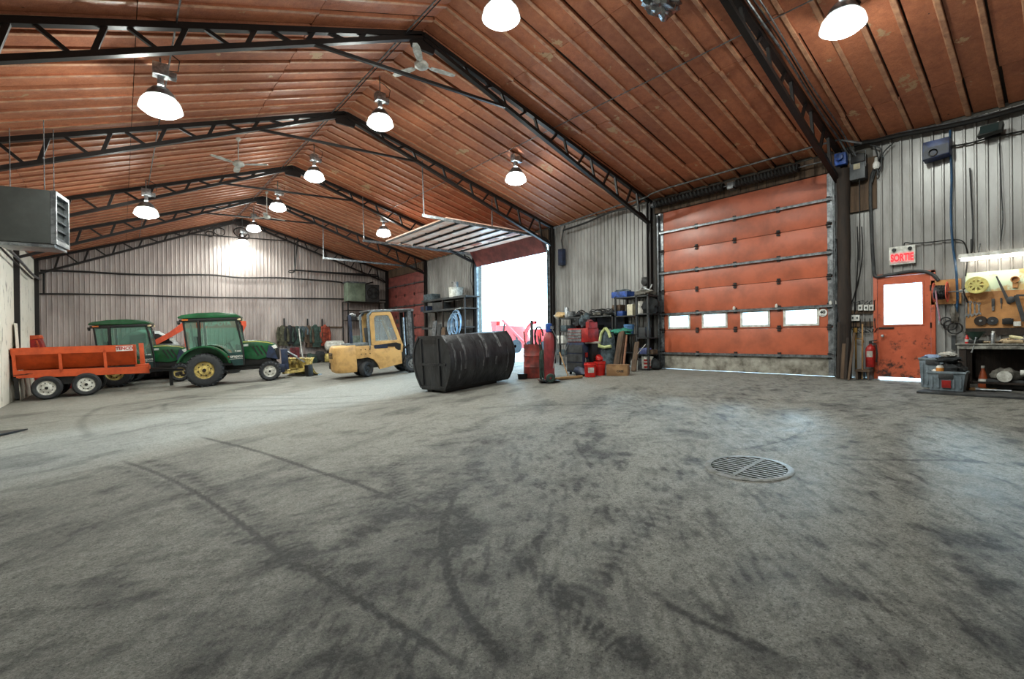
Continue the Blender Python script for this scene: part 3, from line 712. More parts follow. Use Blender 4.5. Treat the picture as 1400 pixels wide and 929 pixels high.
def lamp0(x, y, z, label, size=1., tilt=0.):
    t = thing('high_bay_lamp', label, 'lamp', (x, y, z), 0, 'high bay lamps under the roof')
    zc = roof(x) - z - .04
    MB().tube([(0, 0, .70), (0, 0, zc)], .012, 6).build('hanging_rod', m_galv, t)
    MB().box(-.10, .10, -.085, .085, .50, .68).box(.10, .20, -.05, .05, .50, .60).box(-.04, .04, -.04, .04, .36, .50).build('ballast_box', m_alu, t, bevel=.01)
    MB().lathe([(.195, .17), (.245, .10), (.275, .0), (.283, .0), (.253, .105), (.203, .176), (.195, .17)], 28).build('reflector', m_glow, t, smooth=True)
    MB().lathe([(.045, .32), (.10, .31), (.16, .24), (.195, .17), (.203, .176), (.167, .25), (.105, .32), (.045, .335)], 28).build('reflector_neck', m_galv, t, smooth=True)
    MB().lathe([(0, -.10), (.11, -.09), (.20, -.06), (.258, -.015), (.27, .02)], 28).build('lens', m_lens, t, smooth=True)
    MB().tube([(.1, 0, .62), (.22, .02, .66), (.24, .0, .82), (.1, 0, .9), (0, 0, .92)], .008, 5).build('power_cord', m_black, t)
    l = bpy.data.lights.new('lamp_bulb', 'POINT'); l.energy = LAMP_W * size; l.shadow_soft_size = .09; l.color = (.94, 1, .93)
    lo = bpy.data.objects.new('lamp_bulb', l); COL.objects.link(lo); lo.parent = t; lo.location = (0, 0, .09)
    return t
LAMPS = [(4.37, 5.45, 5.62, 'high bay lamp at the ridge nearest the camera, glaring white, cut by the top edge'),
 (4.37, 9.67, 5.55, 'bright high bay lamp hanging just beyond the large ceiling fan'),
 (4.37, 14.19, 5.60, 'third ridge lamp from the camera, past the second tie bar'),
 (4.37, 18.33, 5.62, 'fourth ridge lamp from the camera, beside the small white fan'),
 (4.37, 22.33, 5.60, 'fifth ridge lamp from the camera, small and round'),
 (4.37, 24.75, 5.40, 'farthest ridge lamp throwing a bright cone on the gable wall'),
 (.5, 8.84, 4.40, 'large high bay lamp on the left slope hanging below a conduit'),
 (.55, 15.8, 4.28, 'smaller high bay lamp on the left slope above the tractors'),
 (7.75, 2.1, 5.16, 'large glaring high bay lamp at the upper right beside the nearest truss'),
 (8.0, 9.44, 5.02, 'high bay lamp on the right slope left of the closed roll-up door'),
 (7.9, 17.3, 4.98, 'small high bay lamp in front of the open overhead door'),
 (4.37, .9, 5.6, 'added high bay lamp at the ridge near the camera, out of view')]  # last lamp is added out of view to light the near end
for a in LAMPS: lamp0(*a)

# ceiling fans
def fan(x, y, z, label, yaw, top=None):
    t = thing('ceiling_fan', label, 'fan', (x, y, z), yaw, 'white ceiling fans')
    MB().tube([(0, 0, .08), (0, 0, (top or roof(x)) - z - .02)], .013, 8).build('down_rod', m_white, t)
    MB().lathe([(.0, (top or roof(x)) - z), (.05, (top or roof(x)) - z), (.055, (top or roof(x)) - z - .05), (.02, (top or roof(x)) - z - .1), (0, (top or roof(x)) - z - .1)], 16).build('canopy', m_white, t, smooth=True)
    MB().lathe([(0, -.07), (.07, -.065), (.125, -.03), (.13, .02), (.10, .06), (.03, .09), (0, .09)], 24).build('motor', m_white, t, smooth=True)
    for k in range(3):
        M_ = Matrix.Rotation(k*2*math.pi/3, 4, 'Z') @ Matrix.Rotation(.12, 4, 'X')
        b = MB().box(.11, .22, -.018, .018, -.012, -.004, M_)
        vv = []; N_ = 7
        for i in range(N_+1):
            u = .18 + (.68-.18)*i/N_; w = .05 + .022*math.sin(math.pi*i/N_); w = w if i < N_ else .035
            for yy, zz in ((-w, .004), (w, -.004), (w, .004), (-w, .012)): vv.append((u, yy, zz - .01))
        ff = [(i*4+j, i*4+(j+1) % 4, i*4+4+(j+1) % 4, i*4+4+j) for i in range(N_) for j in range(4)] + [(3, 2, 1, 0), (N_*4, N_*4+1, N_*4+2, N_*4+3)]
        b.add(vv, ff, M_).build('blade', m_white, t)
fan(4.38, 7.86, 6.02, 'white three-blade ceiling fan hanging from the second truss peak', math.radians(112), 6.40)
fan(2.25, 13.1, 5.22, 'small white ceiling fan on the left slope between the second and third trusses', math.radians(85))
fan(4.37, 19.97, 5.66, 'small far ceiling fan at the ridge next to the fourth ridge lamp', math.radians(10))

# unit heater hanging at the left
c = on(35, 299, 1, 11.2)
t = thing('unit_heater', 'grey boxy unit heater hanging from rods near the left wall', 'heater', (c.x, c.y, c.z), math.radians(-12))
MB().box(-.40, .40, -.30, .30, -.44, .44).build('cabinet', m_heater, t, bevel=.02)
MB().frame([(-.30, -.44), (.30, -.44), (.30, .44), (-.30, .44)], [(-.26, -.36), (.26, -.36), (.26, .38), (-.26, .38)], .40, .47, 'yz').build('louvre_frame', m_galv, t)
for i in range(5): MB().beam((.41, -.26, -.30+.15*i), (.41, .26, -.30+.15*i), .10, .008, (.7, 0, .5)).build('louvre', m_galv, t)
MB().box(-.3, .44, -.28, .28, -.50, -.44).build('drip_tray', m_galv, t, bevel=.01)
f = MB().cyl((-.42, 0, 0), (-.40, 0, 0), .25, n=24).box(-.6, -.42, -.05, .05, -.05, .05); 
for k in range(6): f.beam((-.43, 0, 0), (-.43, .24*math.cos(k*1.047), .24*math.sin(k*1.047)), .09, .006, (1, 0, .2))
f.build('fan_motor', m_black, t)
for x in (-.25, .3):
    for yy in (-.2, .2): MB().cyl((x, yy, .44), (x, yy, roof(c.x) - c.z + .0), .007, n=6).build('hanger_rod', m_galv, t)

# foil-wrapped bundle near the top edge
cc = Vector((5.9, 3.55, 5.98)); fo = MB().blob((0, 0, 0), (.34, .22, .15), 3, .28, 22, 16, 2.6)
tag(fo.build('foil_wrapped_fan', m_tape, smooth=True, loc=on(905, 2, 2, 5.95)), 'crumpled silver foil bundle fixed to the ceiling boards', 'foil bundle')

# ---------------------------------------------------------------- cables, pipes and conduits
def rp(y, x=None, dz=.06): return (x, y, roof(x) - dz)
wire('ridge_conduit', [rp(y, 4.02, .07 + .01*math.sin(y*2)) for y in np.arange(1, 25.4, 1.2)], .014, m_galv, 'thin grey conduit running along the ridge of the ceiling', 'conduit', 'ridge conduits')
wire('ridge_conduit', [rp(y, 4.12, .05 + .015*math.sin(y*1.3)) for y in np.arange(1, 25.4, 1.2)], .01, m_black, 'thin black cable beside the conduit along the ridge', 'cable', 'ridge conduits')
wire('lamp_feed_cable', [rp(y, .62, .05+.015*math.sin(y*3)) for y in np.arange(4, 25.4, .9)], .012, m_galv, 'thin lamp feed cable along the left ceiling slope', 'cable')
wire('lamp_feed_cable', [rp(y, 7.75, .05+.01*math.sin(y*3)) for y in np.arange(1.5, 18, .9)], .011, m_galv, 'thin pale conduit crossing the right ceiling slope', 'conduit')
wire('eave_pipe', [on(x, y, 0, 11.25) for x, y in ((1178, 196), (1120, 190), (1060, 207), (1000, 226), (940, 248), (893, 264), (882, 270), (840, 283), (795, 298), (757, 312))], .022, m_galv, 'pale pipe running along the eave above the closed orange door', 'pipe', n=8)
wire('cable_bundle', [on(x, y, 0, 11.55) for x, y in ((1168, 192), (1190, 194), (1225, 186), (1290, 174), (1345, 162), (1400, 147), (1440, 138))], .045, m_black, 'thick dark cable bundle sagging along the top of the right wall', 'cable', n=8)
wire('cable_bundle', [on(x, y, 0, 11.60) for x, y in ((1182, 190), (1240, 180), (1300, 168), (1360, 155), (1440, 134))], .022, m_galv, 'thinner grey cable lying above the thick bundle on the right wall', 'cable', n=8)
for k, (r_, dx, mm, lb) in enumerate(((.018, .0, m_galv, 'grey conduit strapped along the upper side of the nearest truss'), (.012, .06, m_black, 'black cable beside the grey conduit on the nearest truss'), (.012, .11, m_galv, 'outer thin grey cable following the nearest truss'))):
    wire('truss_cable', [(x, 3.24 - .12 - dx, roof(x) - .10 - .03*math.sin(x*2+k)) for x in np.arange(4.6, 11.5, .6)] + [(11.5, 3.0 - dx, 4.45)], r_, mm, lb, 'cable', 'cables along the nearest truss', n=7)
for k, (px0, px1) in enumerate(((1172, 1168), (1178, 1160))):
    pts = [RW(px0, 310, .05), RW(px0+1, 350, .05), RW((px0*2+px1)/3, 390, .05), RW(px1, 430, .05), RW(px1-2, 460, .05)]
    wire('slack_rope', pts, .01, m_black, ('straight' if k == 0 else 'slanting') + ' thin dark cord hanging over the narrow white sheets right of the post', 'cord')
wire('wall_cable', [RW(x, y, .05) for x, y in ((1206, 215), (1192, 240), (1190, 270), (1191, 300), (1192, 330), (1194, 360), (1197, 378), (1215, 376), (1250, 371), (1272, 374), (1283, 384))], .03, m_dgray, 'thick dark cable coming down the wall and arching over the orange door', 'cable', n=8)
for k, pp in enumerate((((1196, 200), (1200, 215), (1197, 232), (1192, 250)), ((1222, 195), (1207, 210), (1205, 228), (1198, 240)), ((1190, 198), (1205, 205), (1199, 225), (1201, 240)))):
    wire('loose_cable', [RW(x, y, .10+.02*k) for x, y in pp], .013, m_dgray, ('left', 'long', 'looping')[k] + ' loose cable dangling beside the door opener box', 'cable', 'loose cables by the opener')
wire('blue_air_hose', [RW(x, y, .07) for x, y in ((1299, 178), (1299, 200), (1301, 240), (1300, 290), (1302, 330), (1306, 360), (1308, 385), (1309, 410), (1307, 430))], .018, mat('hose_blue_dark', '1f4a6e', .4), 'dark blue air hose hanging down the ribbed right wall', 'hose', n=8)
wire('black_power_lead', [RW(x, y, .06) for x, y in ((1297, 201), (1325, 196), (1352, 189), (1400, 179), (1430, 172))], .016, m_black, 'black pipe running level from the blue box across the right wall', 'pipe', n=8)
wire('sign_cable', [RW(x, y, .05) for x, y in ((1236, 336), (1238, 332), (1250, 333), (1275, 331), (1300, 328), (1314, 329), (1320, 336), (1323, 352), (1320, 378))], .011, m_black, 'thin black cable leaving the red exit sign to the bench light', 'cable')
wire('grey_wall_wire', [RW(x, y, .05) for x, y in ((1366, 196), (1368, 230), (1369, 260), (1371, 300), (1368, 330))], .008, m_dgray, 'thin wavy grey wire hanging below the floodlight', 'wire')
wire('grey_wall_wire', [RW(x, y, .05) for x, y in ((1326, 230), (1328, 270), (1330, 310), (1329, 345))], .012, m_dgray, 'straight dark wire hanging left of the floodlight', 'wire')
o = MB().box(-.02, .02, -.012, .012, -.14, .14).build('steel_bracket', m_black, loc=RW(1328, 338, .05), bevel=.004); tag(o, 'short dark steel bracket on the wall above the tube light', 'bracket')
wire('gable_cable', [FW(x, y, .06) for x, y in ((55, 370), (100, 371), (200, 376), (285, 376), (330, 380), (380, 380), (430, 383), (465, 386), (480, 392), (510, 386))], .035, m_black, 'thick wavy black cable strung across the far gable wall', 'cable', n=6)
wire('gable_rail', [FW(x, y, .06) for x, y in ((54, 402), (150, 403), (300, 407), (470, 409), (530, 411))], .03, m_black, 'thin straight dark rail across the far gable wall below the wavy cable', 'rail', n=6)
wire('gable_drop_pipe', [FW(60, 372, .06), FW(60, 402, .06)], .03, m_black, 'short dark drop pipe at the left corner of the gable wall', 'pipe', n=6)
wire('left_wall_pipe', [on(x, y, 0, -2.35) for x, y in ((0, 331), (20, 349), (45, 376), (55, 382))], .04, m_galv, 'pale pipe sloping along the top of the left wall', 'pipe')
wire('left_wall_pipe', [on(x, y, 0, -2.35) for x, y in ((0, 338), (20, 358), (44, 381))], .025, m_black, 'dark pipe under the pale one on the left wall', 'pipe')
for k, (x, y, r_) in enumerate(((300, 317, .22), (329, 318, .28), (334, 323, .2), (287, 320, .15))):
    c = FW(x, y, .1); pts = [c + Vector((r_*math.cos(a*.5236), -.03*math.sin(a), r_*.8*math.sin(a*.5236))) for a in range(13)]
    wire('coiled_wire', pts, .022, m_black, ('left coil', 'large right coil', 'lower right coil', 'leftmost small coil')[k] + ' of dark wire under the gable peak', 'wire', 'wire coils under the gable peak')
# track frames near the far wall
c0, c1, c2 = on(407, 325, 1, 24.6), on(403, 370, 1, 24.6), on(515, 376, 1, 24.6)
wire('hanging_rail', [c0, c1, c1 + Vector((.01, 0, 0)), c2], .03, m_black, 'dark angled hanging rail in front of the gable wall at the right', 'rail')

# ---------------------------------------------------------------- things on the right wall
def wthing(name, label, cat, px, py, off=.0, group=None):   # local frame: x to the right along the wall, y into the room... z up
    c = RW(px, py, off); return thing(name, label, cat, (c.x, c.y, c.z), -math.pi/2, group)
# local +x -> world -Y (to the right in view); local -y -> world -X (towards the room)
t = wthing('exit_sign', 'white exit sign with red letters reading sortie above the orange door', 'sign', 1234, 349, .03)
MB().box(-.20, .20, -.05, .0, -.18, .17).build('housing', m_white, t, bevel=.008)
MB().box(-.175, .175, -.054, -.049, -.155, .05).build('lettered_panel', mat('sign_pink', 'f3b9b6', .4), t)
text('SORTIE', .125, mat('sign_red', 'ff3038', .4, emit=('ff2030', 1.2)), t, TM((0, -.0555, -.055), (1, 0, 0), (0, 0, 1)) @ Matrix.Diagonal((.86, 1.5, 1, 1)), bold=.005)
for s_ in (-1, 1): MB().cyl((s_*.12, -.05, .11), (s_*.12, -.10, .10), .034, .026, n=14).cyl((s_*.12, -.04, .10), (s_*.12, -.06, .09), .012, n=8).build('emergency_spot', m_dgray, t, smooth=True)

t = wthing('blue_box', 'blue box with a black front and coiled lead mounted high on the wall', 'box', 1285, 209, .0)
MB().prism([(-.20, -.16), (.17, -.12), (.17, .17), (-.19, .17)], -.30, -.02).build('casing', mat('navy_blue', '17356e', .4, 0, '0f2048', 6), t, bevel=.01)
MB().prism([(-.19, -.15), (-.03, -.13), (.16, -.11), (.16, .06), (-.1, .05), (-.18, .13)], -.31, -.30).build('front_panel', m_bluedk, t)
MB().tube([(-.05+.06*math.cos(a*.7), -.33, -.06+.06*math.sin(a*.7)) for a in range(14)], .01).build('coiled_lead', m_black, t)
t = wthing('floodlight', 'small dark floodlight on a bracket high on the right wall, unlit', 'floodlight', 1357, 184, .0)
MB().box(-.02, .02, -.18, 0, -.02, .02).box(-.1, .1, -.03, 0, -.06, .04).build('bracket', m_black, t)
MB().prism([(-.16, -.08), (.14, -.05), (.16, .08), (-.10, .10)], -.36, -.16).build('lamp_head', m_heater, t, bevel=.01)
MB().box(-.12, .10, -.37, -.36, -.05, .07).build('lamp_glass', m_dglass, t)

# opener + boxes over the post
t = wthing('door_opener', 'dark grey door opener box with a small label above the narrow white sheets', 'opener', 1175, 229, .10)
MB().box(-.13, .13, -.16, .08, -.27, .06).build('lower_case', mat('opener_grey', '44484c', .45), t, bevel=.015)
MB().box(-.11, .12, -.14, .08, .07, .24).build('motor_hood', m_black, t, bevel=.02)
MB().tube([(-.12, -.15, .05), (-.12, -.15, .27), (.14, -.15, .27), (.14, -.15, -.05)], .009).build('bracket_loop', m_galv, t)
MB().box(-.06, .05, -.165, -.16, -.07, .04).build('label_plate', mat('label_tan', 'b8ae92', .6), t)
MB().tube([(.02, -.1, -.27), (.02, -.1, -1.1), (.0, -.08, -1.9)], .009).build('pull_cord', m_black, t)
o = MB().box(0, .5, -.012, 0, 0, 1.05).build('plywood_patch', m_wood); o.rotation_euler = (0, 0, -math.pi/2); c = RW(1163, 292, .02); o.location = (11.70, c.y + .06, 3.42); tag(o, 'stained brown plywood patch behind the door opener box', 'plywood')
o = MB().box(-.10, .10, -.12, .02, -.12, .12).cyl((0, -.12, .02), (0, -.2, .02), .07, n=12).build('blue_motor', m_blue, loc=RW(1151, 219, .25), bevel=.01, rot=(0, 0, -math.pi/2)); tag(o, 'small dark blue motor beside the top of the timber post', 'motor')
o = MB().lathe([(0, -.1), (.04, -.1), (.06, -.06), (.06, 0), (.03, .05), (.025, .12), (0, .12)], 16).build('white_bulb', m_whitep, loc=RW(1198, 224, .15), smooth=True); tag(o, 'white pear-shaped fitting hanging in the cable tangle', 'bulb')

# switches and sockets
t0 = wthing('switch_board', 'rusty board of conduits between the post and the orange door', 'switchboard', 1180, 436, .0)
MB().box(-.24, .24, -.03, 0, .10, .18).box(-.24, .24, -.03, 0, -.16, -.06).build('back_plate', m_wood, t0)
for i in range(6): MB().tube([(-.2+.08*i, -.04, .16), (-.2+.08*i, -.05, .3+.03*(i % 3)), (-.12+.07*i, -.03, .36)], .009).build('conduit', m_black, t0)
for i in range(6): MB().tube([(-.2+.08*i, -.04, .0), (-.2+.08*i+.01, -.05, -.2), (-.1+.07*i, -.06, -.3+.02*i), (.05+.03*i, -.05, -.28)], .009).build('flex_cable', m_black, t0)
for k, (px, py, lb) in enumerate(((1177, 421, 'white switch box, first in the upper row beside the orange door'), (1185, 421, 'white switch box in the middle of the upper row'), (1192, 421, 'white switch box nearest the orange door frame'), (1167, 435, 'white switch box at the left of the lower row'), (1173, 435, 'white switch box second in the lower row'))):
    t = wthing('switch_box', lb, 'switch', px, py, .035, 'white switch boxes')
    MB().box(-.038, .038, -.05, 0, -.06, .06).build('box', m_whitep, t, bevel=.006)
    MB().box(-.012, .012, -.062, -.05, -.02, .02).build('toggle', m_dgray, t)
# fire extinguisher
t = wthing('fire_extinguisher', 'red fire extinguisher with a white label hanging left of the orange door', 'fire extinguisher', 1190, 487, .10)
MB().lathe([(0, -.22), (.075, -.22), (.08, -.2), (.08, .14), (.06, .19), (.025, .22), (.02, .25), (0, .25)], 20).build('cylinder', m_red, t, smooth=True)
MB().box(-.02, .02, -.02, .02, .24, .29).beam((-.02, 0, .29), (.11, 0, .32), .02).beam((-.02, 0, .26), (.10, 0, .25), .018).build('valve_handle', m_black, t)
MB().tube([(.02, 0, .26), (.10, -.02, .22), (.11, -.02, .05), (.10, -.02, -.12)], .014, 8).build('hose', m_black, t, smooth=True)
MB().lathe([(.0815, -.02), (.0815, .10)], 8, Matrix.Rotation(-2.2, 4, 'Z'), 0, 1.3).build('label', m_white, t)
# brass tap and pipe
o = MB().tube([(0, -.05, -.62), (0, -.05, .10), (0, -.06, .16)], .016, 8).box(-.03, .03, -.09, -.03, .1, .2).tube([(0, -.05, -.02), (.12, -.07, -.03), (.14, -.07, -.10)], .012).build('wall_tap', mat('brass', 'a07a3c', .4, .6), rot=(0, 0, -math.pi/2), loc=RW(1171, 462, .02)); tag(o, 'brass tap on an upright pipe left of the red extinguisher', 'tap')
# leaning sticks by the post
for k, (x0, x1, y1, w, lb) in enumerate(((1150, 1147, 440, .05, 'long'), (1158, 1154, 470, .06, 'broad brown'), (1164, 1159, 462, .045, 'narrow brown'), (1170, 1168, 455, .04, 'rightmost brown'))):
    a = FL(x0+1, 517); a.x = 11.30 - .05*k; a.z = fz(a.x)+.02; b = RW(x1, y1, .36 + .05*k)
    o = MB().beam(a, b, w, .02, (1, 0, 0)).build('leaning_lath', m_wood if k % 2 else m_darkwood); tag(o, lb + ' wooden lath leaning at the foot of the timber post', 'lath', 'laths by the post')
o = MB().tube([(0,0,0), (.05, 0, 1.1)], .014, 8).build('shovel_handle', m_lightwood, loc=(11.42, 2.82, 0)); tag(o, 'thin upright wooden handle leaning between the laths and the extinguisher', 'handle')
t = thing('wooden_step', 'low grey wooden step beside the foot of the orange door', 'step', (11.5, 2.78, 0))
MB().box(-.18, .17, -.10, .14, .15, .19).build('tread', m_wood, t); MB().box(-.17, .16, -.09, -.06, 0, .15).build('riser', m_wood, t); MB().box(-.17, .16, .09, .12, 0, .15).build('riser', m_wood, t)

# hose reel
t = wthing('hose_reel', 'orange air hose reel on a plywood plate right of the orange door', 'hose reel', 1286, 400, .22)
for s_ in (-.09, .09):
    for a, b in ((.185, .165), (.05, 0.0)):
        MB().lathe([(a, -.006), (a, .006), (b, .006), (b, -.006), (a, -.006)], 28, Matrix.Translation((s_, 0, 0)) @ Matrix.Rotation(math.pi/2, 4, 'Y')).build('flange', mat('reel_orange', 'd8614a', .4), t, smooth=True)
    MB().beam((s_, 0, -.17), (s_, 0, .17), .02, .006, (0, 1, 0)).beam((s_, -.17, 0), (s_, .17, 0), .02, .006, (0, 0, 1)).build('flange_spoke', mat('reel_orange', 'd8614a', .4), t)
MB().tube([( -.075 + .15*(q % 30)/30 if (q//30) % 2 == 0 else .075 - .15*(q % 30)/30, .12*math.cos(q*.8), .12*math.sin(q*.8)) for q in range(120)], .014, 6).cyl((-.08, 0, 0), (.08, 0, 0), .11, n=16).build('wound_hose', m_black, t, smooth=True)
MB().tube([(-.05, -.13, .03), (-.03, -.14, -.2), (0, -.13, -.45), (0, -.12, -.52)], .012, 6).build('hose_end', mat('hose_pink', 'b77f8c', .5), t, smooth=True)
MB().cyl((0, -.12, -.52), (0, -.12, -.58), .018, n=8).build('coupling', m_alu, t)
MB().box(-.02, .02, 0, .2, -.02, .02).tube([(.1, 0, 0), (.3, -.02, .0)], .012).build('crank', m_galv, t)
o = MB().box(-.21, .21, -.02, 0, -.23, .22).build('plywood_plate', m_osb, rot=(0, 0, -math.pi/2), loc=RW(1293, 399, .02)); tag(o, 'orange plywood plate screwed to the wall behind the hose reel', 'plywood')

# bench wall board
c0 = RW(1318, 376); c1 = RW(1400, 452)
t = thing('tool_board', 'plywood tool board with a pale green upper area behind the workbench', 'tool board', (11.694, 1.34, 0), -math.pi/2)
zb0, zb1 = .98, 1.97
MB().box(0, 1.9, -.02, 0, zb0, 1.62).build('plywood_panel', m_osb, t)
MB().box(0, 1.9, -.02, 0, 1.62, zb1).build('pale_panel', mat('pale_green_tone', 'c3d2b8', .6, 0, 'b59a68', 2.2, .40, .46), t)  # upper strip of the board, blotchy pale green and tan
MB().box(0, 1.9, -.03, 0, zb0-.12, zb0).build('splash_strip', m_darkwood, t)
# fluorescent fixture
c = RW(1311, 356, .22)
t = thing('fluorescent_fixture', 'long lit fluorescent tube fixture above the tool board', 'light fixture', (11.48, c.y, 2.22), -math.pi/2)
MB().prism([(-.07, .0), (.07, .0), (.03, .07), (-.03, .07)], 0, 1.8, 'yz').build('housing', m_white, t)
for s_ in (-.035, .035): MB().cyl((.03, s_, -.03), (1.77, s_, -.03), .018, n=10).build('tube', m_tube, t, smooth=True)
for q in (.25, 1.5): MB().beam((q, 0, .07), (q, .22, .25), .012).build('hanger', m_galv, t)

# things hung on the tool board
def hang(name, label, cat, px, py, group=None, off=.025): return wthing(name, label, cat, px, py, off, group)
t = hang('yellow_cord_reel', 'yellow extension cord reel with round holes on the tool board', 'cord reel', 1331, 391, off=.06)
M_ = Matrix.Rotation(math.pi/2, 4, 'X')
for yy in (-.16, -.02):
    r = MB().lathe([(.10, 0), (.145, 0), (.145, .012), (.10, .012), (.10, 0)], 24, Matrix.Translation((.05, yy, 0)) @ M_)
    r.lathe([(0, 0), (.05, 0), (.05, .012), (0, .012)], 16, Matrix.Translation((.05, yy, 0)) @ M_)
    for k in range(8):
        a = k*math.pi/4; r.beam((.05+.045*math.cos(a), yy-.006, .045*math.sin(a)), (.05+.105*math.cos(a), yy-.006, .105*math.sin(a)), .03, .011, (0, 1, 0))
    r.build('flange', mat('reel_yellow', 'e8dc86', .4), t)
MB().cyl((.05, -.15, 0), (.05, -.02, 0), .09, n=20).build('wound_cord', mat('cord_yellow', 'a8934a', .6), t, smooth=True)
MB().tube([(-.05, -.1, -.02), (-.12, -.12, -.06), (-.1, -.14, -.16), (-.06, -.1, -.3)], .012).build('cord_tail', m_black, t)
MB().cyl((-.17, -.1, -.09), (-.10, -.1, -.09), .03, n=10).build('plug', m_white, t)
for k, px in enumerate((1321, 1326, 1332, 1338)):
    t = wthing('wrench', ('leftmost', 'second', 'third', 'rightmost')[k] + ' steel wrench of the row hung under the yellow reel', 'wrench', px+.5, 422, .035, 'wrenches on the tool board')
    s_ = 1.1 - .12*k
    MB().box(-.010, .010, -.008, 0, -.10*s_, .10*s_).prism([(-.028, -.15*s_), (-.012, -.155*s_), (-.010, -.125*s_), (.010, -.125*s_), (.012, -.155*s_), (.028, -.15*s_), (.024, -.10*s_), (-.024, -.10*s_)], -.010, 0).lathe([(.012, -.005), (.024, -.005), (.024, .005), (.012, .005), (.012, -.005)], 14, Matrix.Translation((0, -.005, .115*s_)) @ M_).build('body', m_alu, t)
t = hang('socket_wrench', 'short steel hand tool with a dark grip in the middle of the board', 'hand tool', 1358, 418); MB().box(-.02, .02, -.03, 0, -.02, .12).build('grip', m_dgray, t, bevel=.006); MB().cyl((0, -.015, -.09), (0, -.015, -.02), .018, n=10).build('head', m_alu, t)
t = hang('screwdriver', 'small dark screwdriver hanging right of the grip tool', 'screwdriver', 1369, 415); MB().cyl((0, -.015, .0), (0, -.015, .09), .014, n=8).build('handle', m_dgray, t); MB().cyl((0, -.015, -.09), (0, -.015, 0), .005, n=6).build('shaft', m_alu, t)
o = MB().prism([(-.085, .26), (-.065, .26), (.095, -.20), (.085, -.24), (.05, -.22)], -.012, -.0).build('long_saw', m_dgray, rot=(0, 0, -math.pi/2), loc=RW(1371, 398, .03)); tag(o, 'long narrow dark blade hanging at a slant on the board', 'saw')
t = hang('wall_hook_pot', 'small tan round holder on the pale green upper panel', 'holder', 1388, 384); MB().lathe([(.0, 0), (.055, 0), (.055, .05), (.04, .05), (.04, .012), (0, .012)], 18, Matrix.Translation((0, 0, .02)) @ M_).build('rim', m_osb, t, smooth=True); MB().box(-.03, .03, -.03, 0, -.12, -.03).build('bracket', m_osb, t)
for k, (px, py, r_, lb, mm) in enumerate(((1341, 439, .085, 'brown round disc leaning at the bottom left of the board', m_darkwood), (1357, 439, .072, 'black grinding disc right of the brown disc', m_rubber))):
    t = hang('disc', lb, 'disc', px, py); MB().lathe([(0, 0), (r_*.3, 0), (r_*.3, .02), (r_*.4, .012), (r_, .012), (r_, .035), (0, .035)], 24, Matrix.Translation((0, -.0, 0)) @ M_).build('plate', mm, t); MB().cyl((0, -.045, 0), (0, -.03, 0), r_*.22, n=12).build('hub', m_alu, t)
t = hang('coffee_can', 'small dark round cap hanging near the right end of the board', 'cap', 1383, 410); MB().lathe([(0, 0), (.05, 0), (.055, .07), (.04, .08), (0, .08)], 18, M_).build('cup', m_dgray, t, smooth=True)
o = MB().box(-.065, .065, -.06, 0, -.045, .05).box(-.04, .04, -.05, -.01, .05, .06).build('black_case', m_black, rot=(0, 0, -math.pi/2), loc=RW(1378, 440, .03), bevel=.01); tag(o, 'small black case under the slanting blade', 'case')
o = MB().box(-.045, .045, -.05, 0, -.04, .04).build('white_box', m_white, rot=(0, 0, -math.pi/2), loc=RW(1391, 443, .03), bevel=.006); tag(o, 'small white box right of the black case', 'box')
o = MB().beam((0, 0, 0), (.24, .03, -.02), .03, .03).beam((0, 0, 0), (.09, .0, -.44), .055, .04, (0, 1, 0)).build('steel_square', m_dgray, rot=(0, 0, -math.pi/2), loc=RW(1389, 404, .12)); tag(o, 'large dark steel angle bracket leaning at the right end of the board', 'bracket')
o = MB().blob((0, 0, 0), (.10, .05, .15), 5, .3).build('tangled_straps', m_cloth['grey'], smooth=True, loc=RW(1304, 430, .08)); tag(o, 'dark tangle of straps hanging below the blue hose', 'straps')
for k, (px, py) in enumerate(((1293, 437), (1299, 442), (1306, 446))):
    c = RW(px, py, .06); r_ = .075 + .012*k
    wire('hanging_lead', [c + Vector((-.02*k, r_*math.cos(a*.5236), r_*math.sin(a*.5236) - .04)) for a in range(13)], .014, m_black, ('left', 'middle', 'right')[k] + ' loop of black lead hanging left of the tool board', 'lead', 'lead loops')
o = MB().box(-.03, .03, -.04, 0, -.24, .02).build('drip_stain_bracket', m_dgray, rot=(0, 0, -math.pi/2), loc=RW(1304, 460, .0)); tag(o, 'dark upright channel on the wall under the lead loops', 'channel')

# ---------------------------------------------------------------- workbench
BZ = .72
fl_ = FL(1320, 533)
m_bench = mat('bench_grey', 'a8a69e', .55, .1, '5a5853', 7)
t = thing('workbench', 'heavy grey worktop bench with dark timber legs at the right edge', 'workbench', (11.7, 1.36, 0), -math.pi/2)
MB().box(0, 2.2, -.78, -.02, BZ-.09, BZ-.02).build('front_rail', m_bench, t, bevel=.004)
MB().box(-.02, 2.2, -.80, -.02, BZ-.02, BZ).build('worktop', m_bench, t, bevel=.004)
for x in (.02, 1.2, 2.1):
    for y in (-.76, -.12): MB().box(x, x+.09, y, y+.09, fz(11.7+y)-.0, BZ-.09).build('leg', m_darkwood, t)
MB().box(0, 2.2, -.76, -.68, .06, .09).build('lower_rail', m_darkwood, t)
MB().box(.02, 2.2, -.06, -.04, 0, BZ-.1).build('back_panel', m_darkwood, t)
def bthing(name, label, cat, px, py, X=11.15, z=BZ, rz=-math.pi/2, group=None, name2=None):
    c = on(px, py, 0, X); return thing(name, label, cat, (X, c.y, z), rz, group)
t = bthing('funnel', 'dark green flared funnel standing on the bench corner', 'funnel', 1333, 460, 11.1)
MB().lathe([(.03, .0), (.035, .06), (.13, .19), (.135, .20), (.125, .19), (.03, .07), (.025, 0)], 20).build('cone', mat('dark_green_metal', '2c463c', .4, .3), t, smooth=True)
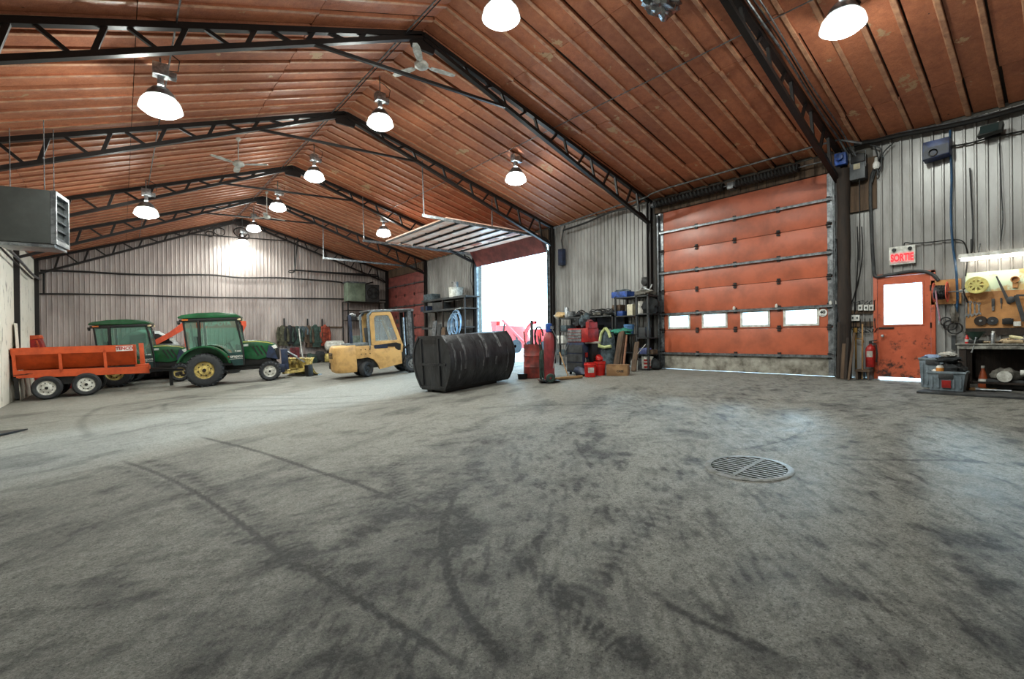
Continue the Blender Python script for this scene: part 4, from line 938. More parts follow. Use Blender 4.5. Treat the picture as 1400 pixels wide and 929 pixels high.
MB().box(-.1, .1, -.07, .07, 0, .06).box(-.05, .05, -.16, -.07, .0, .05).build('vise_base', m_black, t, bevel=.01)
MB().cyl((.03, -.17, .1), (-.02, -.18, -.14), .008, n=8).cyl((.035, -.17, .105), (.03, -.17, .09), .016, n=8).cyl((-.02, -.18, -.13), (-.022, -.18, -.15), .014, n=8).build('vise_handle', m_alu, t)
t = bthing('spray_can', 'silver spray can standing on the bench', 'spray can', 1358, 465, 11.1); MB().lathe([(0, 0), (.036, 0), (.036, .15), (.028, .17), (.016, .175), (.016, .2), (0, .2)], 18).build('can', m_alu, t, smooth=True); MB().cyl((0, 0, .17), (0, 0, .205), .02, n=12).build('cap', m_white, t)
t = bthing('red_bottle', 'small red and white squeeze bottle at the bench corner', 'bottle', 1322, 463, 11.05); MB().lathe([(0, 0), (.024, 0), (.028, .03), (.026, .10), (.012, .12), (.01, .145), (0, .145)], 16).build('body', m_redpl, t, smooth=True); MB().lathe([(0.0285, .03), (.0285, .07)], 16).build('label', m_white, t)
for k, (px, py, r, cl, lb) in enumerate(((1378, 462, (.12, .08, .045), 'tan', 'crumpled tan work gloves heaped behind the rolled rag'), (1388, 461, (.09, .05, .03), 'white', 'pale rag draped on the gloves'), (1347, 464, (.08, .06, .02), 'tan', 'flat tan glove behind the spray can'), (1396, 458, (.07, .05, .05), 'white', 'white crumpled cloth at the right edge of the bench'), (1365, 465, (.07, .05, .02), 'brown', 'small brown rag right of the spray can'))):
    o = MB().blob((0, 0, r[2]*.8), r, 11+k, .35, 14, 10, 2.2).build('work_glove' if 'glove' in lb else 'rag', m_cloth[cl], smooth=True, loc=(11.12, on(px, py, 0, 11.12).y, BZ)); tag(o, lb, 'glove' if 'glove' in lb else 'rag')
o = MB().tube([(0, 0, 0), (.1, .02, .005), (.22, .0, 0)], .028, 10).build('rolled_tube', m_cloth['tan'], smooth=True, rot=(0, 0, -math.pi/2), loc=(10.98, on(1372, 467, 0, 10.98).y, BZ+.03)); tag(o, 'rolled tan cloth lying along the bench edge', 'cloth')
o = MB().cyl((0, 0, 0), (.14, 0, -.035), .026, n=14).cyl((-.012, 0, .003), (0, 0, 0), .015, n=10).build('caulk_tube', mat('cream_plastic', 'e4dcae', .5), rot=(0, 0, -math.pi/2), loc=(11.1, on(1381, 455, 0, 11.1).y, BZ+.115)); tag(o, 'cream cartridge lying on top of the gloves', 'cartridge')
# under the bench
def bfloor(px, X): c = on(px, 520, 0, X); return (X, c.y, fz(X))
t = thing('oil_jug', 'small orange and white jug standing under the bench', 'jug', bfloor(1344, 11.2)); MB().lathe([(0, 0), (.06, 0), (.065, .05), (.05, .2), (.025, .30), (.02, .34), (0, .34)], 16).build('body', mat('jug_orange', 'b5552c', .5), t, smooth=True); MB().lathe([(.064, .09), (.058, .15)], 16).build('label', m_white, t); MB().cyl((0, 0, .33), (0, 0, .37), .024, n=10).build('cap', m_white, t)
t = thing('small_engine', 'pale dusty small engine stored under the bench', 'engine', bfloor(1375, 11.15)); MB().box(-.14, .14, -.22, .22, .02, .16).build('base', m_dgray, t, bevel=.02); MB().blob((0, 0, .24), (.16, .18, .12), 8, .2).build('shroud', m_cloth['grey'], t, smooth=True); MB().cyl((-.16, 0, .22), (-.2, 0, .22), .09, n=16).build('pulley', m_white, t); MB().cyl((-.1, -.17, .28), (-.1, -.25, .28), .05, n=12).build('air_filter', m_white, t)
o = MB().beam((0, 0, .02), (.05, .55, .02), .08, .035).build('board_scrap', m_lightwood, loc=(10.78, on(1350, 535, 0, 10.78).y - .1, fz(10.78)+.01)); tag(o, 'short pale board scrap lying before the bench', 'board')
o = MB().cyl((0, 0, .03), (.02, -.35, .03), .02, n=8).cyl((0, 0, .03), (-.0, .05, .03), .035, n=10).build('hand_tool', m_galv, loc=(10.68, on(1340, 533, 0, 10.68).y, fz(10.68)+.01)); tag(o, 'metal bar lying on the floor plate near the bench leg', 'bar')
# steel floor plate
a, b, c, d_ = FL(1252, 540), FL(1440, 551), FL(1440, 540), FL(1268, 533)
pl = MB(); pl.prism([(10.14, 1.76), (10.20, -.8), (10.62, -.8), (10.50, 1.72)], 0, .035, 'xy')
o = pl.build('floor_plate', m_dgray, bevel=.006, loc=(0, 0, fz(10.3))); o.rotation_euler = (0, -math.atan(SL), 0); o.location = (0, 0, -SL*11.7+.0); tag(o, 'dark low steel floor plate with a worn edge before the workbench', 'floor plate')
# totes
PLT = .035
def tote(x, y, z, label, w=.5, d=.36, h=.30, rz=0., sticker=False):
    t = thing('storage_tote', label, 'storage tote', (x, y, z), rz, 'grey storage totes')
    b = MB(); wi, di = w/2, d/2
    o4 = lambda q, zz: [(-wi*q, -di*q, zz), (wi*q, -di*q, zz), (wi*q, di*q, zz), (-wi*q, di*q, zz)]
    vv = o4(.86, 0) + o4(1, h) + o4(.95, h) + o4(.82, .01)
    ff = [(3, 2, 1, 0)] + [(i, (i+1) % 4, 4+(i+1) % 4, 4+i) for i in range(4)] + [(4+i, 4+(i+1) % 4, 8+(i+1) % 4, 8+i) for i in range(4)] + [(8+i, 8+(i+1) % 4, 12+(i+1) % 4, 12+i) for i in range(4)] + [(12, 13, 14, 15)]
    b.add(vv, ff).build('tub', m_grayp, t)
    MB().frame([(-wi*1.06, -di*1.08), (wi*1.06, -di*1.08), (wi*1.06, di*1.08), (-wi*1.06, di*1.08)], [(-wi*.96, -di*.96), (wi*.96, -di*.96), (wi*.96, di*.96), (-wi*.96, di*.96)], h-.02, h+.015, 'xy').build('rim', m_grayp, t, bevel=.005)
    for s_ in (-1, 1): MB().box(-.09, .09, s_*di*1.02-.012, s_*di*1.02+.012, h-.10, h-.02).build('latch', m_dgray, t, bevel=.004)
    for s_ in (-.75, -.4, .4, .75): MB().box(s_*wi-.012, s_*wi+.012, -di*.97-.006, -di*.90, .05, h-.06).build('rib', m_grayp, t)
    if sticker: MB().box(-.05, .06, -di*.98-.012, -di*.93-.0, .05, .17).build('sticker', m_red, t)
    return t
tz = fz(10.35) + PLT + .004
tote(10.47, 1.42, tz, 'grey storage tote with red sticker holding oily clutter beside the bench', .46, .36, .30, -math.pi/2, True)
tote(10.98, 1.66, fz(10.98), 'grey storage tote standing behind the one with the red sticker', .36, .36, .50, -math.pi/2)
for k, (dx, dy, dz, r, cl, lb, nm) in enumerate(((0, -.02, .33, (.14, .16, .13), 'black', 'black oily bag bulging out of the front grey tote', 'bag'), (.02, .02, .50, (.13, .15, .06), 'black', 'folded black bag on top of the stack in the front tote', 'bag'),
        (-.02, .04, .585, (.08, .10, .04), 'white', 'crumpled white rag topping the pile on the tote', 'rag'), (-.05, .17, .31, (.07, .06, .04), 'white', 'white and pink rag at the left rim of the front tote', 'rag'))):
    o = MB().blob((0, 0, 0), r, 21+k, .3, 16, 10, 2.4).build(nm, m_cloth[cl], smooth=True, loc=(10.47+dx, 1.38+dy, tz+dz)); tag(o, lb, nm)
o = MB().lathe([(0, 0), (.05, 0), (.05, .12), (.03, .15), (0, .15)], 16).build('paint_tin', m_white, smooth=True, loc=(10.36, 1.50, tz+.26)); tag(o, 'white tin with an orange label poking out of the front tote', 'tin')
MB().lathe([(.0515, .04), (.0515, .11)], 16).build('label', mat('tin_orange', 'd98b3a', .5), o)
o = MB().blob((0, 0, 0), (.13, .13, .05), 31, .3, 14, 8, 2).build('blue_rag', mat('rag_blue', '8fa3c4', .8), smooth=True, loc=(10.98, 1.68, fz(10.98)+.52)); tag(o, 'light blue rag heaped on the rear grey tote', 'rag')
o = MB().lathe([(0, 0), (.10, 0), (.11, .3), (.10, .31), (0, .31)], 18).build('dark_pail', m_black, smooth=True, loc=(10.80, 1.30, fz(10.8))); tag(o, 'dark pail half hidden between totes and bench leg', 'pail')

# ---------------------------------------------------------------- floor drain
t = thing('floor_drain', 'round cast iron floor drain grate set in the concrete', 'drain', (DRX, DRY, fz(DRX)), math.radians(-90), slope=True)
MB().lathe([(.335, .010), (.385, .010), (.395, .003), (.395, -.06), (.335, -.06), (.335, .010)], 48).build('rim', mat('cast_iron', '77787a', .6, .2, '55564f', 14), t, smooth=True)
MB().lathe([(.36, -.06), (.36, -.5), (0, -.5)], 32).build('sump', mat('sump_shade', '060606', .9), t)  # near-black colour carries the shade down in the pit
m_iron = mat('cast_iron', '77787a', .6, .2)
MB().box(-.022, .022, -.33, .33, -.03, .010).build('divider', m_iron, t)
for k in range(-5, 6):
    y = k * .058; w = math.sqrt(max(0, .328**2 - y*y))
    if w > .05:
        MB().box(-w, w, y-.015, y+.015, -.03, .007).build('bar', m_iron, t)

# ---------------------------------------------------------------- vehicles
RX = Matrix.Rotation(math.pi/2, 4, 'X')
def tyre_prof(R, r, w, k=.02):
    return [(r, -w*.42), (r+.02, -w*.5), ((R+r)/2+.02, -w*.54), (R-k*2, -w*.46), (R-.005, -w*.30), (R, 0), (R-.005, w*.30), (R-k*2, w*.46), ((R+r)/2+.02, w*.54), (r+.02, w*.5), (r, w*.42), (r, -w*.42)]
def wheel(parent, x, y, z, R, r, w, mrim, lugs=0, side=-1, holes=8, dish=.06, name='wheel', steer=0.):
    """one wheel: tyre with rim, hub and lugs as sub-parts; axle along local y"""
    Mx = Matrix.Rotation(steer, 4, 'Z') @ RX
    ty = MB().lathe(tyre_prof(R, r, w), 32, Mx)
    if lugs:
        for i in range(lugs):
            for s_ in (-1, 1):
                a = 2*math.pi*(i + (.5 if s_ > 0 else 0))/lugs
                L_ = w*.46
                M_ = Matrix.Rotation(steer, 4, 'Z') @ Matrix.Rotation(a, 4, 'Y')
                p0 = Vector((0, s_*.01, R-.012)); p1 = Vector((.10*R/.5, s_*L_, R-.035))
                q = MB().beam(p0, p1, .045*R/.5, .05); ty.add(q.v, q.f, M_)
    t = ty.build(name, m_rubber, parent, smooth=True, loc=(x, y, z))
    d = side * w * .5
    rm = MB().lathe([(r+.012, d*.95), (r+.002, d*.8), (r*.9, d*.55), (r*.62, d*.55 - side*dish*0), (r*.55, d*.75), (r*.22, d*.75), (r*.2, d*.9), (0, d*.9)], 28, Matrix.Rotation(steer, 4, 'Z') @ RX @ Matrix.Scale(-1, 4, (0, 0, 1)))
    rm.build('rim', mrim, t, smooth=True)
    hb = MB()
    Ms = Matrix.Rotation(steer, 4, 'Z')
    for i in range(holes):
        a = 2*math.pi*i/holes + .2
        hb.cyl(Ms @ Vector((r*.66*math.cos(a), d*.56, r*.66*math.sin(a))), Ms @ Vector((r*.66*math.cos(a), d*.62, r*.66*math.sin(a))), r*.085, n=8)
    hb.build('rim_holes', m_black, t, kind='stuff'); hb = MB()
    hb.cyl(Ms @ Vector((0, d*.7, 0)), Ms @ Vector((0, d*1.0, 0)), r*.2, n=12)
    hb.build('hub', m_black, t)
    return t
def root_at(px, py, deg, w):
    P = FL(px, py); a = math.radians(deg); x, y = P.x - math.sin(a)*w, P.y + math.cos(a)*w
    return (x, y, fz(x)), a
m_door_t = mat('tractor_door_panel', '24403f', .3, 0, '1b302f', 3)
def arc(cx, cz, r, a0, a1, n=12): return [(cx + r*math.cos(math.radians(a0 + (a1-a0)*i/n)), cz + r*math.sin(math.radians(a0 + (a1-a0)*i/n))) for i in range(n+1)]
def tractor(px, py, deg, label, plow=False, w=.78):
    loc, a = root_at(px, py, deg, w)
    t = thing('cab_tractor', label, 'tractor', loc, a, slope=True)
    for s_ in (-1, 1):
        wheel(t, 0, s_*.60, .53, .53, .27, .36, m_yel, 22, s_, 8, name='rear_wheel')
        wheel(t, 1.84, s_*.60, .325, .325, .19, .24, m_white if plow else m_yel, 20, s_, 6, name='front_wheel')
        fo, fi = arc(0, .55, .76, 12, 158), arc(0, .55, .71, 12, 158)
        MB().prism(fo + fi[::-1], s_*.36, s_*.82).build('fender', m_green, t, smooth=True)
        MB().prism(arc(0, .55, .74, 12, 158) + [(-.4, .75), (.4, .62)], s_*.34, s_*.38).build('fender_side', m_green, t)
    MB().box(-.45, .55, -.26, .26, .36, .80).box(.5, 2.05, -.17, .17, .40, .75).cyl((0, -.6, .53), (0, .6, .53), .09, n=12).cyl((1.84, -.58, .33), (1.84, .58, .33), .06, n=10).box(1.0, 1.9, -.24, .24, .55, .82).build('chassis', m_black, t, bevel=.02)
    hood = [(.98, .80), (.98, 1.36), (1.15, 1.40), (1.45, 1.385), (1.8, 1.33), (2.03, 1.25), (2.10, 1.15), (1.92, .78), (1.5, .72)]
    MB().prism(hood, -.31, .31).build('hood', m_green, t, bevel=.045)
    MB().prism([(1.93, .74), (2.10, 1.14), (2.15, 1.02), (2.16, .68), (1.94, .68)], -.27, .27).build('grille', m_black, t, bevel=.02)
    for s_ in (-1, 1):
        MB().prism([(1.05, 1.335), (1.05, 1.365), (1.45, 1.36), (1.8, 1.305), (1.98, 1.245), (1.98, 1.225), (1.8, 1.28), (1.45, 1.335)], s_*.312, s_*.318).build('yellow_stripe', mat('stripe_yellow', 'd8cf6a', .4), t)
        for k in range(3): MB().prism([(1.33+.13*k, 1.20), (1.38+.13*k, 1.20), (1.55+.13*k, .86), (1.50+.13*k, .86)], s_*.311, s_*.320).build('side_vent', m_black, t)
        MB().prism([(1.93, 1.16), (2.06, 1.20), (2.12, 1.09), (2.0, 1.06)], s_*.19, s_*.325).build('headlight', m_whitep, t)
        MB().prism([(1.74, .78), (1.85, 1.20), (1.99, 1.12), (2.10, .70)], s_*.313, s_*.322).build('grille_side', m_bluedk, t)
        MB().box(1.10, 1.24, min(s_*.312, s_*.32), max(s_*.312, s_*.32), 1.20, 1.27).build('model_badge', m_white, t)
    # cab
    rf = MB(); ro = [(-.60, 2.20), (-.62, 2.25), (-.50, 2.31), (-.1, 2.36), (.45, 2.36), (.95, 2.30), (1.08, 2.22), (1.08, 2.17)]
    rf.prism(ro, -.66, .66).build('roof', m_green, t, bevel=.03)
    MB().box(-.58, 1.06, -.64, .64, 2.09, 2.175).build('roof_underside', m_black, t, bevel=.02)
    for s_ in (-1, 1):
        y = s_*.60
        MB().beam((-.42, y, 1.15), (-.48, y, 2.12), .05).build('pillar', m_black, t)
        MB().beam((-.08, y, 1.28), (-.08, y, 2.12), .06, .15, (0, 1, 0)).build('pillar', m_black, t)
        MB().tube([(.95, y, 2.12), (1.02, y, 1.7), (1.10, y, 1.1), (1.10, y, .60)], .03, 8).build('pillar', m_black, t, smooth=True)
        MB().prism([(-.41, 1.22), (-.46, 2.1), (-.14, 2.1), (-.14, 1.28)], y-.004, y+.004).build('rear_quarter_glass', m_glass, t)
        MB().prism([(-.02, 1.30), (-.02, 2.1), (.94, 2.1), (1.06, 1.3), (1.08, 1.02), (.66, 1.02), (.5, 1.25), (.2, 1.32)], y-.004, y+.004).build('door_glass', m_glass, t)
        dp = MB().prism([(.66, 1.02), (1.09, 1.02), (1.09, .60), (.80, .60), (.72, .80)], y-.014, y+.014).build('door_lower_panel', m_door_t, t)
        MB().tube([(.66, y-.0, 1.02), (.78, y, .80), (.84, y, .60), (1.08, y, .60)], .014, 6).build('door_edge', m_black, t)
        MB().box(1.0, 1.05, y+s_*.02, y+s_*.20, 1.72, 1.92).beam((1.0, y, 2.05), (1.02, y+s_*.14, 1.92), .015).build('mirror', m_black, t)
        MB().box(1.0, 1.1, y-.04, y+.04, 2.08, 2.14).build('corner_light', mat('lamp_glass_warm', 'f4dfae', .3), t)
        MB().box(-.50, -.34, y+s_*.06-.02, y+s_*.06+.02, 2.13, 2.17).build('marker_light', mat('amber', 'e07a2c', .3), t)
        MB().cyl((-.60, s_*.45, 2.08), (-.66, s_*.45, 2.07), .06, n=12).build('work_light', m_dgray, t, smooth=True)
        if s_ < 0:
            text('trapco', .135, m_white, t, TM((.90, y-.017, .90), (1, 0, 0), (0, 0, 1)), bold=.003)
            MB().box(.68, 1.08, y-.018, y-.014, .812, .822).build('underline', m_white, t)
            MB().cyl((.665, y-.016, .90), (.665, y-.020, .90), .03, n=12).build('red_dot', m_red, t)
            MB().box(.93, 1.03, y-.010, y-.006, 1.05, 1.085).build('window_sticker', m_white, t)
            MB().box(.88, .905, y-.010, y-.006, 1.05, 1.10).build('window_sticker', m_white, t)
    MB().prism([(.96, 2.1), (.965, 2.1), (1.105, 1.32), (1.10, 1.32)], -.57, .57).build('windscreen', m_glass, t)
    MB().prism([(-.46, 2.1), (-.455, 2.1), (-.405, 1.25), (-.41, 1.25)], -.57, .57).build('rear_window', m_glass, t)
    MB().box(-.42, 1.06, -.58, .58, .62, .70).build('cab_floor', m_black, t)
    s = MB(); s.box(-.18, .28, -.24, .24, .98, 1.10).prism([(-.24, 1.02), (-.12, 1.04), (-.20, 1.62), (-.30, 1.62)], -.22, .22).box(-.1, .2, -.15, .15, .7, 1.0); s.build('seat', m_cloth['black'], t, bevel=.03)
    for s_ in (-1, 1): MB().box(-.2, .15, s_*.30-.035, s_*.30+.035, 1.18, 1.23).build('armrest', m_black, t, bevel=.01)
    Ms = Matrix.Translation((.66, 0, 1.36)) @ Matrix.Rotation(-.6, 4, 'Y')
    MB().lathe([(.165, -.012), (.19, 0), (.165, .012), (.15, 0), (.165, -.012)], 24, Ms).add(*(lambda q: (q.v, q.f))(MB().beam((-.16, 0, 0), (.16, 0, 0), .02).beam((0, -.16, 0), (0, .16, 0), .02)), Ms).beam((.66, 0, 1.36), (.86, 0, .80), .06).build('steering_wheel', m_black, t, smooth=True)
    MB().box(.86, 1.05, -.3, .3, .7, 1.28).build('dashboard', m_black, t, bevel=.03)
    MB().beam((.50, -.62, .46), (1.35, -.50, .44), .05, .02).box(.66, .95, -.72, -.52, .38, .42).build('step', m_black, t)
    MB().box(-.75, -.4, -.05, .05, .35, .42).box(-.85, -.75, -.3, .3, .4, .5).build('hitch', m_black, t)
    if plow:
        MB().box(2.05, 2.30, -.30, .30, .22, .50).box(2.2, 2.42, -.22, .22, .30, 1.02).build('plow_mount', m_bluedk, t, bevel=.02)
        MB().beam((2.35, -.05, .95), (2.95, -.05, .50), .05).build('plow_cylinder', m_alu, t)
        MB().cyl((2.34, -.05, .96), (2.7, -.05, .70), .045, n=10).build('plow_cylinder_barrel', m_galv, t)
    return t
tractor(281, 529.5, -14, 'green cab tractor with yellow rims and a snow plow, in front on the left', True)
tractor(158.5, 530.4, -8, 'green cab tractor standing behind the orange spreader trailer')

# snow plow
P = FL(412, 514.5)
t = thing('snow_plow', 'worn yellow snow plow blade on the floor in front of the tractor', 'snow plow', (P.x+.12, P.y-.05, P.z), math.radians(19), slope=True)
bl = MB(); prof = [(.30, .03), (.12, .12), (.02, .30), (.0, .48), (.06, .62), (.12, .66)]
outer = prof + [(x-.02, z) for x, z in prof[::-1]]
# blade is slanted in plan
MB().prism(outer, -.45, 1.25).build('blade', m_plowy, t, smooth=True)
for y in (-.40, .0, .4, .8, 1.2): MB().prism([(x-.02, z) for x, z in prof] + [(x-.07, z) for x, z in prof[::-1]], y-.02, y+.02).build('rib', m_plowy, t)
MB().box(.20, .36, -.45, 1.25, 0, .05).build('cutting_edge', m_alu, t)
MB().beam((-.75, .1, .20), (.02, -.1, .22), .10, .08).beam((-.75, .1, .20), (.0, .8, .22), .10, .08).beam((-.1, -.35, .24), (-.1, .9, .24), .12, .10).build('push_frame', m_plowy, t)
MB().box(-.22, -.02, -.5, -.3, .02, .42).build('shoe', m_black, t, bevel=.02)
MB().cyl((-.05, -.45, .62), (-.05, .9, .62), .035, n=8).build('top_tube', m_plowy, t, smooth=True)

# tandem spreader trailer
loc, a = root_at(65, 547, -4, .97)
t = thing('spreader_trailer', 'orange tandem axle spreader trailer parked by the left wall', 'trailer', loc, a, slope=True)
for s_ in (-1, 1):
    for x in (0, .87): wheel(t, x, -.86 if s_ < 0 else .42, .345, .345, .205, .22, m_white, 0, s_, 8, name='wheel')
xl, xr = -.70, 2.06
zb, zt_, zl = .92, 1.56, 1.36
hop = MB()   # sloping hopper sides, outer lip plate on top
YC, HW = -.20, .60                     # hopper centre line and half width
def sy(s_, v): return YC + s_*(v - .80 + HW)
for s_ in (-1, 1):
    MB().prism([(xl, zl), (xr, zl-.10), (xr, zt_-.10), (xl, zt_+.0)], sy(s_, .80), sy(s_, .775)).build('top_panel', m_sprorange, t)
    vv = [(xl+.03, sy(s_, .775), zl), (xr-.03, sy(s_, .775), zl-.10), (xr-.03, sy(s_, .46), zb-.1), (xl+.03, sy(s_, .46), zb)]
    vv2 = [(x, y - s_*.02, z) for x, y, z in vv]
    MB().add(vv + vv2, [(0,1,2,3), (7,6,5,4), (0,4,5,1), (1,5,6,2), (2,6,7,3), (3,7,4,0)]).build('sloping_side', m_sprorange, t)
    for x in (xl+.05, .32, 1.34):
        MB().prism([(x-.035, .74), (x+.035, .74), (x+.035, zl), (x-.035, zl)], sy(s_, .80), sy(s_, .74)).build('upright', m_sprorange, t)
    MB().prism([(xl+.07, .91), (2.40, .74), (2.40, .52), (xl+.07, .69)], sy(s_, .80), sy(s_, .74)).build('side_rail', m_sprorange, t)
for x in (xl, xr-.03):
    dz = 0 if x == xl else -.10
    MB().prism([(sy(-1, .78), zt_+dz), (sy(1, .78), zt_+dz), (sy(1, .78), zl+dz), (sy(1, .44), zb+dz), (sy(-1, .44), zb+dz), (sy(-1, .78), zl+dz)], x, x+.03, 'yz').build('end_plate', m_sprorange, t)
MB().box(xl, 2.2, -.50, .10, .70, .80).box(-.1, 1.0, -.7, .30, .40, .66).build('floor_pan', m_black, t)
for x in (0, .87): MB().cyl((x, -.8, .345), (x, .40, .345), .05, n=10).build('axle', m_black, t)
MB().box(2.34, 2.40, -.80, .40, .54, .74).build('front_beam', m_sprorange, t)
MB().beam((2.38, -.6, .60), (3.3, -.2, .50), .09, .08).beam((2.38, .2, .60), (3.3, -.2, .50), .09, .08).build('drawbar', m_black, t)
MB().box(2.05, 2.40, -.70, -.35, .74, .82).box(2.18, 2.30, -.66, -.40, .82, 1.50).build('drive_box', m_sprorange, t, bevel=.01)
MB().box(2.9, 3.0, -.26, -.14, .0, .5).build('jack_leg', m_black, t)
MB().box(xl-.06, xl, -.60, .15, .62, 1.25).box(xl+.02, xl+.10, -.84, -.76, .1, .7).build('rear_gate', m_black, t)
for k in range(3): MB().beam((xl+.02+.12*k, -.812, .78), (xl+.32+.05*k, -.812, .80), .02, .01).build('hydraulic_fitting', m_black, t)
MB().box(1.62, 2.03, -.808, -.803, 1.285, 1.445).build('name_plate', m_whitep, t)
text('TENCO', .125, m_red, t, TM((1.825, -.811, 1.36), (1, 0, -.035), (0, 0, 1)), bold=.006)
MB().box(1.66, 2.0, -.811, -.807, 1.425, 1.438).build('plate_stripe', m_red, t)

# red chute machine behind the trailer (left)
c = on(55, 470, 1, 23.6)
t = thing('snow_blower', 'red snow blower with a tall orange chute behind the trailer', 'snow blower', (c.x+.15, 23.8, fz(c.x)), math.radians(-10))
MB().box(-.55, .75, -.5, .5, .05, .85).build('auger_housing', m_red, t, bevel=.03)
MB().lathe([(0, -.5), (.38, -.5), (.38, .5), (0, .5)], 24, Matrix.Translation((.7, 0, .45)) @ RX).build('auger_drum', m_red, t, smooth=True)
MB().prism([(-.20, .85), (.18, .85), (-.15, 1.85), (-.50, 1.78)], -.16, .16).build('chute', m_red, t, bevel=.02)
MB().prism([(-.55, 1.78), (-.12, 1.85), (-.16, 1.98), (-.5, 1.96)], -.2, .2).build('chute_hood', m_sprorange, t, bevel=.02)
MB().prism([(.2, .85), (1.25, 1.05), (1.25, 1.25), (.75, 1.42), (.25, 1.2)], -.3, .3).build('engine_cover', m_red, t, bevel=.04)
MB().cyl((1.2, -.1, 1.3), (1.45, -.1, 1.32), .10, n=12).build('muffler', m_black, t, smooth=True)
MB().beam((-.3, -.17, .9), (-.45, -.19, 1.8), .04).beam((.0, -.17, .9), (-.22, -.19, 1.8), .04).build('chute_brace', m_sprorange, t)

# loader tractor with orange arms behind the plow tractor
c = on(262, 470, 1, 22.95)
t = thing('loader_tractor', 'orange loader tractor with raised arms behind the plow tractor', 'tractor', (c.x, 22.95, fz(c.x)), math.radians(-3), slope=True)
ob = mat('loader_orange', 'e2552e', .4, 0, 'c44522', 4)
def spt(px, py):     # point on the side plane of the loader arm
    n = Vector((math.sin(math.radians(3)), math.cos(math.radians(3)), 0)); d = ray(px, py); o = t.location
    k = (o - CPOS).dot(n) / d.dot(n); q = CPOS + d*k - o; return (q.dot(Vector((math.cos(math.radians(-3)), math.sin(math.radians(-3)), 0))), q.z)
for s_ in (0, 1):
    yy = (0, .07) if s_ == 0 else (.62, .69)
    MB().prism([spt(200, 474), spt(208, 474), spt(236, 461), spt(264, 447), spt(266, 440), spt(256, 440), spt(236, 453), spt(205, 468)], *yy).build('loader_arm', ob, t)
    MB().prism([spt(262, 449), spt(334, 451), spt(334, 442), spt(264, 440)], *yy).build('arm_beam', ob, t)
    MB().prism([spt(329, 441), spt(341, 443), spt(341, 449), spt(334, 461), spt(330, 454)], *yy).build('arm_tip', ob, t)
    MB().prism([spt(257, 480), spt(262, 480), spt(262, 455), spt(256, 452)], *yy).build('support_post', ob, t)
q0, q1 = spt(282, 449), spt(323, 441)
text('KUBOTA', (q1[1]-q0[1])*.9, m_white, t, TM(((q0[0]+q1[0])/2, -.012, (q0[1]+q1[1])/2), (1, 0, 0), (0, 0, 1)), bold=.008)
a_, b_ = spt(240, 463); MB().box(a_-.1, a_+.1, -.006, 0, b_-.05, b_+.06).build('arm_decal', m_white, t)
a_, b_ = spt(262, 490)
MB().box(a_-.3, a_+1.6, .2, .55, .45, 1.0).build('body', ob, t, bevel=.04); MB().box(a_-.5, a_+.1, .1, .65, .9, 1.15).build('seat_deck', m_black, t, bevel=.04)
MB().beam((a_-.6, .1, .6), (a_+.2, .1, 1.1), .2, .1).build('bucket_edge', m_white, t)
for x, R in ((a_-.2, .55), (a_+1.5, .36)):
    for y in (.12, .62): wheel(t, x, y, R, R, R*.52, .22, m_yel, 18, -1 if y < .5 else 1, 6)

# pickup behind the tractors
c = on(215, 470, 1, 23.8)
t = thing('pickup_truck', 'silver pickup truck with black windows behind the two tractors', 'pickup truck', (c.x, 24.62, fz(c.x)), math.radians(0), slope=True)
def sp2(px, py):
    n = Vector((math.sin(math.radians(0)), math.cos(math.radians(0)), 0)); d = ray(px, py); o = t.location
    k = (o - n*.9 - CPOS).dot(n) / d.dot(n); q = CPOS + d*k - o; return (q.dot(Vector((math.cos(math.radians(0)), -math.sin(math.radians(0)), 0))), q.z)
silver = mat('silver_paint', 'bfc3c2', .3, .4, '9a9e9e', 4)
rf_ = [sp2(178, 455), sp2(200, 450), sp2(222, 453), sp2(236, 461), sp2(252, 472)]
x9, z9 = sp2(160, 472); x8, _ = sp2(262, 472)
MB().prism([(x9, .5), (x9, z9), rf_[0], rf_[1], rf_[2], rf_[3], rf_[4], (x8+.3, rf_[4][1]-.05), (x8+1.1, rf_[4][1]-.2), (x8+1.15, .5)], -.85, .85).build('body', silver, t, bevel=.05)
MB().prism([sp2(207, 470), sp2(206, 455.5), sp2(221, 457), sp2(233, 463), sp2(241, 471)], -.87, -.84).build('side_window', m_black, t)
MB().prism([sp2(180, 470), sp2(182, 458), sp2(203, 455), sp2(204, 470)], -.87, -.84).build('side_window', m_dglass, t)
MB().box(x9, x8+1.1, -.82, .82, .3, .55).build('sill', m_black, t)
for x in (x9+.5, x8+.6):
    for y in (-.8, .8): wheel(t, x, y, .37, .37, .22, .24, m_galv, 0, -1 if y < 0 else 1, 6)

# forklift
loc, a = root_at(502, 516, -8, .50)
t = thing('forklift', 'worn yellow forklift with an enclosed cab seen from its rear corner', 'forklift', loc, a, slope=True)
for s_ in (-1, 1):
    wheel(t, 0, s_*.44, .26, .26, .13, .20, m_dgray, 0, s_, 5, name='rear_wheel', steer=.55)
    wheel(t, 1.53, s_*.47, .31, .31, .16, .24, m_alu, 16, s_, 6, name='front_wheel')
cw = [(-.86, .22), (-.98, .35), (-1.0, .75), (-.92, 1.0), (-.80, 1.06), (-.30, 1.06), (-.30, .55), (-.36, .40), (-.55, .22)]
b = MB()
